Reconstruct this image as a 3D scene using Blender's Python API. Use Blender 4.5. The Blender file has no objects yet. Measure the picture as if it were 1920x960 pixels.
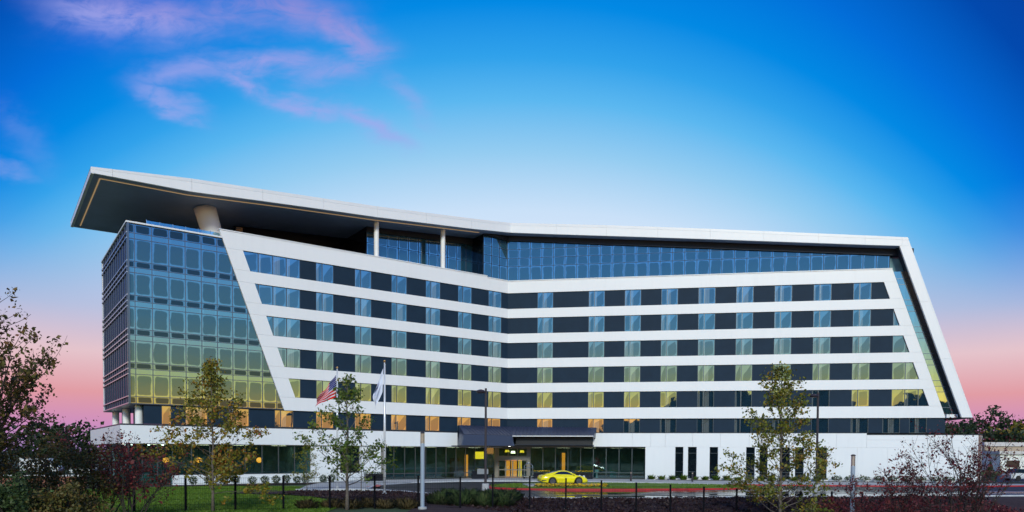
import bpy, bmesh, math, random
import numpy as np
from mathutils import Vector, Matrix, Euler, noise as mnoise

R = math.radians
scene = bpy.context.scene
COL = scene.collection

# ------------------------------------------------------------------ camera
cam_d = bpy.data.cameras.new('camera')
cam = bpy.data.objects.new('camera', cam_d)
COL.objects.link(cam)
scene.camera = cam
cam_d.sensor_width = 36.0
cam_d.lens = 1367.618 / 1920 * 36
cam_d.shift_y = (892.93 - 480) / 1920
cam_d.clip_start = 0.5
cam_d.clip_end = 9000
CAM_H = 3.15
cam.matrix_world = (Matrix.Translation((0, 0, CAM_H)) @ Matrix.Rotation(R(90 - 1.825), 4, 'X')
                    @ Matrix.Rotation(R(0.294), 4, 'Z'))

# ------------------------------------------------------------------ view
scene.render.engine = 'CYCLES'
vs = scene.view_settings
vs.view_transform = 'Standard'
vs.look = 'None'
vs.exposure = 0.0
vs.gamma = 1.0
vs.use_curve_mapping = False

# ------------------------------------------------------------------ world
SUN_EL, SUN_AZ = 27.0, 176.0          # degrees; azimuth measured from +Y towards +X
world = bpy.data.worlds.new('World')
scene.world = world
world.use_nodes = True
wn, wl_ = world.node_tree.nodes, world.node_tree.links
wn.clear()


class NT:
    """tiny helper to chain nodes"""
    def __init__(s, tree):
        s.n, s.l = tree.nodes, tree.links

    def node(s, t, **kw):
        nd = s.n.new(t)
        for k, v in kw.items():
            setattr(nd, k, v)
        return nd

    def link(s, a, b):
        s.l.new(a, b)

    def set(s, sock, v):
        if isinstance(v, bpy.types.NodeSocket):
            s.l.new(v, sock)
        else:
            sock.default_value = v

    def math(s, op, a, b=0.0, c=None, clamp=False):
        nd = s.node('ShaderNodeMath', operation=op, use_clamp=clamp)
        s.set(nd.inputs[0], a)
        s.set(nd.inputs[1], b)
        if c is not None:
            s.set(nd.inputs[2], c)
        return nd.outputs[0]

    def smooth(s, v, lo, hi, a=0.0, b=1.0):
        nd = s.node('ShaderNodeMapRange', interpolation_type='SMOOTHSTEP')
        s.set(nd.inputs['Value'], v)
        nd.inputs['From Min'].default_value = lo
        nd.inputs['From Max'].default_value = hi
        nd.inputs['To Min'].default_value = a
        nd.inputs['To Max'].default_value = b
        return nd.outputs[0]

    def ramp(s, v, stops, interp='LINEAR'):
        nd = s.node('ShaderNodeValToRGB')
        cr = nd.color_ramp
        cr.interpolation = interp
        while len(cr.elements) < len(stops):
            cr.elements.new(0.5)
        for e, (p, c) in zip(cr.elements, stops):
            e.position = p
            e.color = (c[0], c[1], c[2], 1)
        s.set(nd.inputs[0], v)
        return nd.outputs[0]

    def mix(s, f, a, b, mode='MIX'):
        nd = s.node('ShaderNodeMix', data_type='RGBA', blend_type=mode)
        s.set(nd.inputs[0], f)
        for i, v in ((6, a), (7, b)):
            if isinstance(v, tuple):
                v = (v[0], v[1], v[2], 1)
            s.set(nd.inputs[i], v)
        return nd.outputs[2]

    def noise(s, vec, scale, detail=3.0, rough=0.5, dist=0.0, dim='3D'):
        nd = s.node('ShaderNodeTexNoise', noise_dimensions=dim)
        if vec is not None:
            s.set(nd.inputs['Vector'], vec)
        nd.inputs['Scale'].default_value = scale
        nd.inputs['Detail'].default_value = detail
        nd.inputs['Roughness'].default_value = rough
        nd.inputs['Distortion'].default_value = dist
        return nd.outputs[0]


W = NT(world.node_tree)
tc = W.node('ShaderNodeTexCoord')
sep = W.node('ShaderNodeSeparateXYZ')
W.link(tc.outputs['Generated'], sep.inputs[0])
dx, dy, dz_ = sep.outputs
hor = W.math('SQRT', W.math('MAXIMUM', W.math('ADD', W.math('MULTIPLY', dx, dx), W.math('MULTIPLY', dy, dy)), 1e-5))
caz = W.math('DIVIDE', dy, hor)              # 1 = ahead (east), -1 = behind (the sunset)
saz = W.math('DIVIDE', dx, hor)
el = W.math('MAXIMUM', dz_, 0.0)
# the blue deepens with height and away from the bright quarter straight ahead; a dusk band lies along the horizon
omc = W.math('SUBTRACT', 1.0, caz)
kaz = W.math('ADD', W.math('ADD', .95, W.math('MULTIPLY', saz, .28)), W.math('MULTIPLY', omc, 2.6))
shift = W.math('MINIMUM', W.math('MULTIPLY', kaz, omc), .32)
el2 = W.math('ADD', el, shift)
blue = W.ramp(el2, [(0.0, (.73, .74, .88)), (.28, (.65, .77, .94)), (.312, (.59, .75, .94)), (.376, (.30, .605, .88)), (.43, (.105, .475, .87)),
                    (.47, (.030, .36, .83)), (.518, (.0, .25, .775)), (.585, (.0, .155, .69)), (.68, (.0, .066, .42)), (.8, (.003, .045, .32)), (1.0, (.010, .055, .30))])
dusk = W.ramp(el, [(0.0, (.34, .24, .52)), (.03, (.60, .27, .52)), (.07, (.75, .33, .37)), (.118, (.78, .55, .60)),
                   (.17, (.46, .49, .70)), (.25, (.20, .38, .72))])
west = W.ramp(el, [(0.0, (2.6, .95, .22)), (.045, (2.5, 1.08, .20)), (.068, (1.9, 1.5, .30)), (.09, (1.2, 1.25, .45)),
                   (.127, (.70, 1.05, .95)), (.165, (.36, .90, 1.35)), (.25, (.17, .58, 1.40)), (.38, (.08, .36, 1.15)),
                   (.60, (.02, .13, .55)), (1.0, (.010, .055, .30))])
wwest = W.smooth(caz, .25, -.45)
sky = W.mix(W.smooth(el, .12, .30), dusk, blue)
sky = W.mix(wwest, sky, west)
# pink cirrus wisps: soft ellipses on a plane of directions, torn up by noise
dyc = W.math('MAXIMUM', dy, .02)
gx_, gz_ = W.math('DIVIDE', dx, dyc), W.math('DIVIDE', dz_, dyc)
gc = W.node('ShaderNodeCombineXYZ')
W.link(gx_, gc.inputs[0])
W.link(gz_, gc.inputs[1])
mp = W.node('ShaderNodeMapping')
mp.inputs['Rotation'].default_value = (0, 0, R(18))
mp.inputs['Scale'].default_value = (1.0, 2.2, 1.0)
W.link(gc.outputs[0], mp.inputs[0])
wx_ = W.math('MULTIPLY', W.math('SUBTRACT', W.noise(mp.outputs[0], 7.0, 4.0, .6), .5), .085)
mp2 = W.node('ShaderNodeMapping')
mp2.inputs['Location'].default_value = (7.3, 2.1, 4.0)
W.link(mp.outputs[0], mp2.inputs[0])
wz_ = W.math('MULTIPLY', W.math('SUBTRACT', W.noise(mp2.outputs[0], 8.0, 4.0, .6), .5), .065)
qx, qz = W.math('ADD', gx_, wx_), W.math('ADD', gz_, wz_)
STROKES = [((-.598, .598), (-.448, .574), .030, 1.0), ((-.448, .566), (-.39, .596), .020, .55), ((-.40, .598), (-.247, .590), .024, .75),
           ((-.255, .590), (-.195, .535), .024, .8), ((-.19, .523), (-.29, .508), .020, .7), ((-.485, .503), (-.384, .520), .018, .75),
           ((-.40, .522), (-.275, .522), .018, .95), ((-.384, .512), (-.334, .483), .014, .85), ((-.334, .481), (-.233, .458), .013, .85),
           ((-.233, .458), (-.147, .417), .012, .8), ((-.499, .490), (-.427, .454), .011, .7), ((-.172, .502), (-.118, .454), .013, .4),
           ((-.694, .464), (-.63, .393), .016, .18), ((-.724, .389), (-.652, .382), .008, .4)]
tot = None
for (x0, z0), (x1, z1), wd, amp in STROKES:
    cx, cz = (x0 + x1) / 2, (z0 + z1) / 2
    hl = math.hypot(x1 - x0, z1 - z0) / 2 + wd * .8
    c_, s_ = (x1 - x0), (z1 - z0)
    n_ = math.hypot(c_, s_)
    c_, s_ = c_ / n_, s_ / n_
    ax_, az_ = W.math('SUBTRACT', qx, cx), W.math('SUBTRACT', qz, cz)
    u_ = W.math('ADD', W.math('MULTIPLY', ax_, c_ / hl), W.math('MULTIPLY', az_, s_ / hl))
    v_ = W.math('ADD', W.math('MULTIPLY', ax_, -s_ / wd), W.math('MULTIPLY', az_, c_ / wd))
    r2 = W.math('ADD', W.math('POWER', W.math('ABSOLUTE', u_), 3.0), W.math('MULTIPLY', v_, v_))
    g_ = W.math('MULTIPLY', W.math('POWER', 2.718, W.math('MULTIPLY', r2, -1.0)), amp)
    tot = g_ if tot is None else W.math('MAXIMUM', tot, g_)
det = W.noise(mp.outputs[0], 13.0, 8.0, .65, .8)
cl = W.math('MULTIPLY', tot, W.smooth(det, .18, .60), clamp=True)
cl = W.math('MULTIPLY', cl, W.math('GREATER_THAN', dy, .05))
ccol = W.ramp(el, [(.2, (.30, .40, .84)), (.40, (.36, .40, .84)), (.455, (.34, .36, .80)), (.50, (.43, .30, .66)), (.6, (.46, .26, .5))])
sky = W.mix(W.math('MULTIPLY', cl, .9), sky, ccol)
nish = W.node('ShaderNodeTexSky', sky_type='NISHITA')
nish.sun_disc = False
nish.sun_elevation = R(SUN_EL)
nish.sun_rotation = R(SUN_AZ)
bg1 = W.node('ShaderNodeBackground')
W.link(sky, bg1.inputs[0])
bg1.inputs[1].default_value = 1.0
bg2 = W.node('ShaderNodeBackground')
W.link(nish.outputs[0], bg2.inputs[0])
bg2.inputs[1].default_value = 0.0005
addb = W.node('ShaderNodeAddShader')
W.link(bg1.outputs[0], addb.inputs[0])
W.link(bg2.outputs[0], addb.inputs[1])
wo = W.node('ShaderNodeOutputWorld')
W.link(addb.outputs[0], wo.inputs[0])

# ------------------------------------------------------------------ sun (afterglow low behind the camera)
sd = bpy.data.lights.new('sun', 'SUN')
sd.energy = 2.5
sd.angle = R(12)
sd.color = (.98, 1.0, .86)
sun = bpy.data.objects.new('sun', sd)
COL.objects.link(sun)
sv = Vector((math.sin(R(SUN_AZ)) * math.cos(R(SUN_EL)), math.cos(R(SUN_AZ)) * math.cos(R(SUN_EL)), math.sin(R(SUN_EL))))
sun.rotation_euler = sv.to_track_quat('Z', 'Y').to_euler()
sun.location = sv * 200

# ------------------------------------------------------------------ materials
MATS = {}


def mat(name, col, rough=.6, metal=0.0, var=0.0, vscale=3.0, bump=0.0, bscale=20.0, spec=.5, emit=None, estr=0.0, coat=0.0):
    m = bpy.data.materials.new(name)
    m.use_nodes = True
    t = NT(m.node_tree)
    b = t.n['Principled BSDF']
    b.inputs['Roughness'].default_value = rough
    b.inputs['Metallic'].default_value = metal
    b.inputs['Specular IOR Level'].default_value = spec
    b.inputs['Coat Weight'].default_value = coat
    geo = t.node('ShaderNodeNewGeometry')
    if var:
        nz = t.noise(geo.outputs['Position'], vscale, 4.0, .6)
        lo = tuple(max(0, c * (1 - var)) for c in col)
        hi = tuple(min(1, c * (1 + var)) for c in col)
        t.link(t.ramp(nz, [(.3, lo), (.7, hi)]), b.inputs['Base Color'])
    else:
        b.inputs['Base Color'].default_value = (*col, 1)
    if bump:
        nz = t.noise(geo.outputs['Position'], bscale, 3.0, .6)
        bp = t.node('ShaderNodeBump')
        bp.inputs['Strength'].default_value = bump
        bp.inputs['Distance'].default_value = .02
        t.link(nz, bp.inputs['Height'])
        t.link(bp.outputs[0], b.inputs['Normal'])
    if emit:
        b.inputs['Emission Color'].default_value = (*emit, 1)
        b.inputs['Emission Strength'].default_value = estr
    MATS[name] = m
    return m


def leafmat(name, stops, rough=.6, trans=.25):
    m = bpy.data.materials.new(name)
    m.use_nodes = True
    t = NT(m.node_tree)
    b = t.n['Principled BSDF']
    geo = t.node('ShaderNodeNewGeometry')
    nz = t.noise(geo.outputs['Position'], .55, 2.0, .5)
    v = t.math('ADD', t.math('MULTIPLY', geo.outputs['Random Per Island'], .62), t.math('MULTIPLY', t.math('SUBTRACT', nz, .3), .8), clamp=True)
    c = t.ramp(v, stops)
    t.link(c, b.inputs['Base Color'])
    b.inputs['Roughness'].default_value = rough
    tr = t.node('ShaderNodeBsdfTranslucent')
    t.link(c, tr.inputs[0])
    mx = t.node('ShaderNodeMixShader')
    mx.inputs[0].default_value = trans
    t.link(b.outputs[0], mx.inputs[1])
    t.link(tr.outputs[0], mx.inputs[2])
    t.link(mx.outputs[0], t.n['Material Output'].inputs[0])
    MATS[name] = m
    return m


def glassmat(name, tint, body, f_edge, f_mid, rough=.015, arch=0.0):
    """glazing with a painted reflection pattern: bright rim, darker middle, like a bowed pane"""
    m = bpy.data.materials.new(name)
    m.use_nodes = True
    t = NT(m.node_tree)
    t.n.remove(t.n['Principled BSDF'])
    uv = t.node('ShaderNodeUVMap')
    sp = t.node('ShaderNodeSeparateXYZ')
    oi = t.node('ShaderNodeObjectInfo')
    t.link(uv.outputs[0], sp.inputs[0])
    rnd = oi.outputs['Random']
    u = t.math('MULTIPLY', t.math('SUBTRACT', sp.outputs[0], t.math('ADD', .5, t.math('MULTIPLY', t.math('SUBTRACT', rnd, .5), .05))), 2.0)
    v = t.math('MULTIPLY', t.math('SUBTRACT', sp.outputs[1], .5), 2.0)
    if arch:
        # the painted darker lens slumps to one side, as a warped pane would reflect
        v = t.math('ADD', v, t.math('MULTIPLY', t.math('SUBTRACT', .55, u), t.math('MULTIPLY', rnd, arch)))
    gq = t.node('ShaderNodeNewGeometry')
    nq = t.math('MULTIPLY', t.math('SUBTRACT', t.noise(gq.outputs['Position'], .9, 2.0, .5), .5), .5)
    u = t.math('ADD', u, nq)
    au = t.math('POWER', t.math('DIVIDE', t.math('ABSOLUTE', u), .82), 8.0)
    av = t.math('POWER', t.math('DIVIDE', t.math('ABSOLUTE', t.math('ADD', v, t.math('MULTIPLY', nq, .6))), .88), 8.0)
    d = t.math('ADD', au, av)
    mask = t.smooth(d, .45, 1.6)  # mask paints the bowed-pane reflection: rim mirrors more than the middle
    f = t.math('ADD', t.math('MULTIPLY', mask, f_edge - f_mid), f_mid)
    gl = t.node('ShaderNodeBsdfGlossy')
    gl.inputs['Roughness'].default_value = rough
    gl.inputs['Color'].default_value = (*tint, 1)
    # slight waviness of large panes
    geo = t.node('ShaderNodeNewGeometry')
    nz = t.noise(geo.outputs['Position'], .8, 1.0, .5)
    bp = t.node('ShaderNodeBump')
    bp.inputs['Strength'].default_value = .06
    bp.inputs['Distance'].default_value = .05
    t.link(nz, bp.inputs['Height'])
    t.link(bp.outputs[0], gl.inputs['Normal'])
    df = t.node('ShaderNodeBsdfDiffuse')
    df.inputs['Color'].default_value = (*body, 1)
    if arch:
        # drawn curtains behind some of the panes
        r2_ = t.math('FRACT', t.math('MULTIPLY', rnd, 17.31))
        edge_ = t.math('SUBTRACT', t.math('MULTIPLY', r2_, 1.1), .45)
        fold_ = t.math('ADD', .8, t.math('MULTIPLY', t.math('SINE', t.math('MULTIPLY', sp.outputs[0], 42.0)), .2))
        cm_ = t.math('MULTIPLY', t.math('LESS_THAN', sp.outputs[0], edge_), fold_)
        t.link(t.mix(cm_, body, (.13, .15, .15)), df.inputs['Color'])
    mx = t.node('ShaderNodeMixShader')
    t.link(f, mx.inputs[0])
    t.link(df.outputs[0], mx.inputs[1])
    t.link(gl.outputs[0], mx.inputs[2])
    t.link(mx.outputs[0], t.n['Material Output'].inputs[0])
    MATS[name] = m
    return m


def clearglass(name, tint, refl):
    m = bpy.data.materials.new(name)
    m.use_nodes = True
    t = NT(m.node_tree)
    t.n.remove(t.n['Principled BSDF'])
    tr = t.node('ShaderNodeBsdfTransparent')
    tr.inputs[0].default_value = (*tint, 1)
    gl = t.node('ShaderNodeBsdfGlossy')
    gl.inputs['Roughness'].default_value = .02
    gl.inputs['Color'].default_value = (.8, .95, 1, 1)
    mx = t.node('ShaderNodeMixShader')
    mx.inputs[0].default_value = refl
    t.link(tr.outputs[0], mx.inputs[1])
    t.link(gl.outputs[0], mx.inputs[2])
    t.link(mx.outputs[0], t.n['Material Output'].inputs[0])
    MATS[name] = m
    return m


mat('white_panel', (.76, .77, .78), .42, bump=.02, bscale=2.0)
m = MATS['white_panel']
t = NT(m.node_tree)
geo = t.node('ShaderNodeNewGeometry')
mpp = t.node('ShaderNodeMapping')
mpp.inputs['Scale'].default_value = (1.0, 1.0, .12)
t.link(geo.outputs['Position'], mpp.inputs[0])
st1 = t.noise(mpp.outputs[0], 2.6, 5.0, .6)
st2 = t.noise(geo.outputs['Position'], .22, 3.0, .5)
v = t.math('ADD', t.math('MULTIPLY', st1, .55), t.math('MULTIPLY', st2, .45))
t.link(t.ramp(v, [(.30, (.745, .755, .765)), (.52, (.775, .785, .795)), (.7, (.785, .795, .80))]), t.n['Principled BSDF'].inputs['Base Color'])
mat('white_metal', (.74, .75, .76), .35, var=.03, vscale=.5)
mat('white_paint', (.78, .78, .77), .5)
mat('navy_panel', (.011, .027, .050), .62, var=.10, vscale=.8, spec=.15)
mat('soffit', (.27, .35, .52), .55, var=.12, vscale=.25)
mat('dark_metal', (.014, .020, .034), .35, var=.1)
mat('beam', (.012, .020, .036), .5, var=.1, spec=.25)
mat('frame', (.11, .13, .15), .30, metal=.75)
mat('mullion', (.13, .16, .20), .30, metal=.7)
mat('mullion_dark', (.035, .055, .085), .5, metal=.2, spec=.2)
mat('mullion_light', (.55, .52, .54), .28, metal=.7)
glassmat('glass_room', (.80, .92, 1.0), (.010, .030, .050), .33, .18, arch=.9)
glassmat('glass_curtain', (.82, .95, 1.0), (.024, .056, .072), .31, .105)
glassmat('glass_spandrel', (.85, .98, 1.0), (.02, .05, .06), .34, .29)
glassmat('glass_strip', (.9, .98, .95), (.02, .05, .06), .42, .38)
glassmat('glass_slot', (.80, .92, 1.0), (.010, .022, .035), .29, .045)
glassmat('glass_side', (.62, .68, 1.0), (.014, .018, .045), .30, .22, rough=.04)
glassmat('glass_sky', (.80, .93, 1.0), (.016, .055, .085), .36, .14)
glassmat('glass_dark', (.6, .75, .9), (.004, .008, .012), .10, .06)
clearglass('glass_lobby', (.60, .76, .76), .10)
clearglass('glass_rail', (.55, .75, .85), .25)
mat('seam_roof', (.050, .062, .115), .38, metal=.35, var=.08)
mat('canopy_face', (.040, .060, .115), .40, metal=.2, var=.05)
mat('black', (.006, .007, .010), .5)
mat('black_gloss', (.008, .010, .016), .18)
mat('taupe', (.20, .185, .16), .5)
mat('concrete', (.40, .40, .40), .8, var=.15, vscale=1.5, bump=.2, bscale=40)
mat('kerb_red', (.42, .016, .018), .55, var=.25, vscale=2.0)
mat('kerb', (.50, .51, .53), .75, var=.15, vscale=3)
mat('red_paint', (.5, .02, .02), .5)
mat('mulch', (.034, .014, .013), .95, var=.6, vscale=9.0, bump=1.0, bscale=9)
mat('soil', (.05, .035, .025), .95, var=.5, vscale=6)
mat('bark', (.13, .105, .085), .9, var=.3, vscale=8, bump=.6, bscale=30)
mat('bark_dark', (.045, .033, .028), .9, var=.3, vscale=8, bump=.5, bscale=30)
mat('steel', (.55, .58, .62), .25, metal=1.0)
mat('brushed_steel', (.28, .29, .31), .38, metal=1.0)
mat('pole_grey', (.42, .50, .60), .32, metal=.35)
mat('pole_white', (.70, .71, .73), .3, metal=.3)
mat('pole_dark', (.030, .022, .028), .45)
mat('gold', (.55, .33, .13), .3, metal=1.0)
mat('fence_black', (.0025, .003, .006), .7, spec=.1)
mat('car_yellow', (.90, .76, .003), .25, coat=.7)
mat('car_glass', (.008, .02, .035), .05, spec=.8)
mat('tyre', (.010, .010, .012), .8)
mat('rim', (.16, .16, .17), .35, metal=.8)
mat('red_light', (.4, .01, .008), .3)
mat('lamp_warm', (.8, .5, .2), .6, emit=(1.0, .30, .02), estr=2.6)
mat('lamp_yellow', (.9, .7, .2), .6, emit=(1.0, .55, .02), estr=2.2)
mat('lamp_white', (.9, .9, .9), .6, emit=(1.0, .93, .80), estr=7.0)
mat('lamp_and_fill_light', (.9, .9, .9), .6, emit=(1.0, .76, .46), estr=6.5)
mat('ring_light', (.8, .6, .35), .6, emit=(1.0, .62, .28), estr=12.0)
mat('cove', (.8, .6, .35), .6, emit=(1.0, .60, .26), estr=.26)
mat('painted_glow_orange', (.55, .22, .05), .8, emit=(1.0, .30, .03), estr=1.5)  # emission stands in for warm lobby light falling on the panels
mat('painted_glow_gold', (.6, .40, .08), .8, emit=(1.0, .50, .04), estr=1.7)  # gold panels, warm room light likewise put in as emission
mat('interior_wall', (.16, .30, .34), .8, var=.3, vscale=.5)
mat('interior_floor', (.14, .12, .10), .35)
mat('interior_teal', (.03, .16, .17), .7)
mat('lawn', (.11, .20, .012), .9, var=.35, vscale=1.2, bump=.6, bscale=30)
mat('field', (.045, .075, .025), .95, var=.4, vscale=.05)
mat('brick', (.26, .10, .065), .85, var=.25, vscale=4)
mat('tan', (.42, .33, .26), .8, var=.1)
mat('roof_pale', (.55, .52, .52), .7, var=.1)
mat('flag_white', (.66, .70, .82), .7)
mat('petal', (.80, .50, .01), .6, var=.3, vscale=8)
mat('red_flower', (.42, .02, .03), .6)
mat('window_far', (.02, .025, .03), .15)
mat('car_white', (.62, .64, .66), .3)
mat('car_blue', (.05, .09, .20), .3)
leafmat('leaf_young', [(0, (.065, .095, .010)), (.35, (.13, .165, .014)), (.65, (.25, .22, .018)), (.86, (.31, .14, .015)), (1, (.26, .05, .012))])
leafmat('leaf_rust', [(0, (.085, .110, .010)), (.35, (.18, .18, .015)), (.62, (.32, .22, .016)), (.82, (.32, .10, .012)), (1, (.24, .035, .012))])
leafmat('leaf_green', [(0, (.040, .080, .010)), (.5, (.095, .16, .016)), (.8, (.19, .20, .022)), (1, (.25, .18, .03))])
leafmat('leaf_dark', [(0, (.055, .062, .014)), (.4, (.13, .115, .022)), (.72, (.19, .105, .026)), (1, (.24, .07, .026))])
leafmat('leaf_red', [(0, (.045, .012, .010)), (.45, (.15, .020, .018)), (.8, (.27, .034, .028)), (1, (.17, .08, .03))])
leafmat('leaf_maroon', [(0, (.05, .012, .013)), (.5, (.15, .022, .026)), (1, (.22, .050, .050))])
leafmat('leaf_shrub', [(0, (0.018, 0.039, 0.012)), (.6, (0.051, 0.087, 0.021)), (1, (0.090, 0.112, 0.030))])
leafmat('leaf_far', [(0, (.012, .028, .010)), (.5, (.024, .048, .014)), (.85, (.05, .055, .016)), (1, (.09, .055, .015))])
leafmat('grass_blade', [(0, (.070, .14, .008)), (.6, (.13, .24, .012)), (1, (.21, .26, .02))])
leafmat('grass_fescue', [(0, (.06, .12, .04)), (.6, (.12, .19, .07)), (1, (.28, .25, .13))])
leafmat('grass_dry', [(0, (.10, .09, .03)), (.5, (.24, .18, .08)), (1, (.38, .27, .16))])
leafmat('leaf_heap', [(0, (.018, .008, .007)), (.5, (.040, .015, .014)), (.9, (.062, .026, .020)), (1, (.06, .06, .02))])

# wet asphalt: puddles where the roughness drops
m = bpy.data.materials.new('wet_asphalt')
m.use_nodes = True
t = NT(m.node_tree)
b = t.n['Principled BSDF']
geo = t.node('ShaderNodeNewGeometry')
mpp = t.node('ShaderNodeMapping')
mpp.inputs['Scale'].default_value = (.35, 1.0, 1.0)
t.link(geo.outputs['Position'], mpp.inputs[0])
pn = t.noise(mpp.outputs[0], .16, 3.0, .55, .3)
sx_ = t.node('ShaderNodeSeparateXYZ')
t.link(geo.outputs['Position'], sx_.inputs[0])
reg = t.math('MULTIPLY', t.smooth(sx_.outputs[0], -.5, 5.0), t.smooth(sx_.outputs[1], 66, 61))
pud = t.math('MULTIPLY', t.smooth(pn, .36, .52), reg)
fine = t.noise(geo.outputs['Position'], 30.0, 2.0, .6)
t.link(t.mix(fine, (.012, .012, .016), (.028, .028, .035)), b.inputs['Base Color'])
t.link(t.math('SUBTRACT', .62, t.math('MULTIPLY', pud, .58)), b.inputs['Roughness'])
bp = t.node('ShaderNodeBump')
bp.inputs['Distance'].default_value = .01
t.link(t.math('MULTIPLY', t.math('SUBTRACT', 1.0, pud), .35), bp.inputs['Strength'])
t.link(fine, bp.inputs['Height'])
t.link(bp.outputs[0], b.inputs['Normal'])
t.link(t.math('ADD', .25, t.math('MULTIPLY', pud, .5)), b.inputs['Specular IOR Level'])
MATS['wet_asphalt'] = m

# flag with stripes, canton and stars printed by UV
m = bpy.data.materials.new('flag_cloth')
m.use_nodes = True
t = NT(m.node_tree)
b = t.n['Principled BSDF']
uv = t.node('ShaderNodeUVMap')
sp = t.node('ShaderNodeSeparateXYZ')
t.link(uv.outputs[0], sp.inputs[0])
st = t.math('GREATER_THAN', t.math('FRACT', t.math('MULTIPLY', sp.outputs[1], 6.5)), .54)
stripes = t.mix(st, (.58, .004, .012), (.58, .52, .56))
inc = t.math('MULTIPLY', t.math('LESS_THAN', sp.outputs[0], .40), t.math('GREATER_THAN', sp.outputs[1], .4615))
gu = t.math('SUBTRACT', t.math('FRACT', t.math('MULTIPLY', sp.outputs[0], 15.0)), .5)
gv = t.math('SUBTRACT', t.math('FRACT', t.math('MULTIPLY', sp.outputs[1], 11.0)), .5)
rr = t.math('ADD', t.math('MULTIPLY', gu, gu), t.math('MULTIPLY', gv, gv))
canton = t.mix(t.math('LESS_THAN', rr, .045), (.004, .010, .13), (.6, .6, .68))
t.link(t.mix(inc, stripes, canton), b.inputs['Base Color'])
b.inputs['Roughness'].default_value = .9
b.inputs['Specular IOR Level'].default_value = .1
MATS['flag_cloth'] = m


# ------------------------------------------------------------------ mesh helpers
class MB:
    def __init__(s):
        s.v, s.f, s.uv = [], [], []

    def face(s, pts, uvs=None):
        i = len(s.v)
        s.v += [tuple(p) for p in pts]
        s.f.append(tuple(range(i, i + len(pts))))
        s.uv.append(uvs)

    def add(s, verts, faces):
        i = len(s.v)
        s.v += [tuple(p) for p in verts]
        s.f += [tuple(a + i for a in f) for f in faces]
        s.uv += [None] * len(faces)

    def box(s, c, size, rz=0.0):
        x, y, z = size[0] / 2, size[1] / 2, size[2] / 2
        cr, sr = math.cos(rz), math.sin(rz)
        vs_ = []
        for k in (-z, z):
            for a, b_ in ((-x, -y), (x, -y), (x, y), (-x, y)):
                vs_.append((c[0] + a * cr - b_ * sr, c[1] + a * sr + b_ * cr, c[2] + k))
        s.add(vs_, [(3, 2, 1, 0), (4, 5, 6, 7), (0, 1, 5, 4), (1, 2, 6, 5), (2, 3, 7, 6), (3, 0, 4, 7)])

    def tube(s, pts, radii, n=8, cap=True):
        pts = [Vector(p) for p in pts]
        ring, fs = [], []
        ref = Vector((.31, .17, .93))
        for i, p in enumerate(pts):
            a = pts[max(0, i - 1)]
            c = pts[min(len(pts) - 1, i + 1)]
            d = (c - a)
            if d.length < 1e-6:
                d = Vector((0, 0, 1))
            d.normalize()
            rf = ref if abs(d.dot(ref)) < .95 else Vector((1, 0, 0))
            x = d.cross(rf).normalized()
            y = d.cross(x)
            r = radii[i] if hasattr(radii, '__len__') else radii
            for k in range(n):
                an = 2 * math.pi * k / n
                ring.append(p + x * (r * math.cos(an)) + y * (r * math.sin(an)))
        for i in range(len(pts) - 1):
            for k in range(n):
                a, b_ = i * n + k, i * n + (k + 1) % n
                fs.append((a, b_, b_ + n, a + n))
        if cap:
            fs.append(tuple(range(n - 1, -1, -1)))
            fs.append(tuple((len(pts) - 1) * n + k for k in range(n)))
        s.add(ring, fs)

    def lathe(s, c, prof, n=16):
        ring, fs = [], []
        for r, z in prof:
            for k in range(n):
                an = 2 * math.pi * k / n
                ring.append((c[0] + r * math.cos(an), c[1] + r * math.sin(an), c[2] + z))
        for i in range(len(prof) - 1):
            for k in range(n):
                a, b_ = i * n + k, i * n + (k + 1) % n
                fs.append((a, b_, b_ + n, a + n))
        fs.append(tuple(range(n - 1, -1, -1)))
        fs.append(tuple((len(prof) - 1) * n + k for k in range(n)))
        s.add(ring, fs)

    def mesh(s, name, off=(0, 0, 0)):
        me = bpy.data.meshes.new(name)
        vs_ = [(x - off[0], y - off[1], z - off[2]) for x, y, z in s.v]
        me.from_pydata(vs_, [], s.f)
        if any(u is not None for u in s.uv):
            ul = me.uv_layers.new(name='UVMap')
            li = 0
            for f, u in zip(s.f, s.uv):
                for k in range(len(f)):
                    if u is not None:
                        ul.data[li + k].uv = u[k]
                li += len(f)
        me.update()
        return me


def ob(name, me, m=None, parent=None, loc=None, smooth=False):
    if m is not None and not me.materials:
        me.materials.append(MATS[m])
    if smooth:
        me.polygons.foreach_set('use_smooth', [True] * len(me.polygons))
    o = bpy.data.objects.new(name, me)
    COL.objects.link(o)
    if parent is not None:
        o.parent = parent
    if loc is not None:
        o.location = loc
    return o


def tag(o, label=None, cat=None, group=None, kind=None):
    if label:
        o['label'] = label
    if cat:
        o['category'] = cat
    if group:
        o['group'] = group
    if kind:
        o['kind'] = kind
    return o


def thing(name, label, cat, loc=(0, 0, 0), rz=0.0, group=None):
    o = bpy.data.objects.new(name, None)
    COL.objects.link(o)
    o.empty_display_size = .3
    o.location = loc
    o.rotation_euler = (0, 0, rz)
    return tag(o, label, cat, group)


def copy_tree(o, parent=None):
    c = o.copy()
    COL.objects.link(c)
    if parent is not None:
        c.parent = parent
    for ch in [k for k in bpy.data.objects if k.parent == o]:
        copy_tree(ch, c)
    return c


# ------------------------------------------------------------------ building frames
FOLD = Vector((-0.592, 90.663))
A_L, A_R = 35.726, -9.168
MIT = math.tan(R((35.726 + 9.168) / 2))


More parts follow.
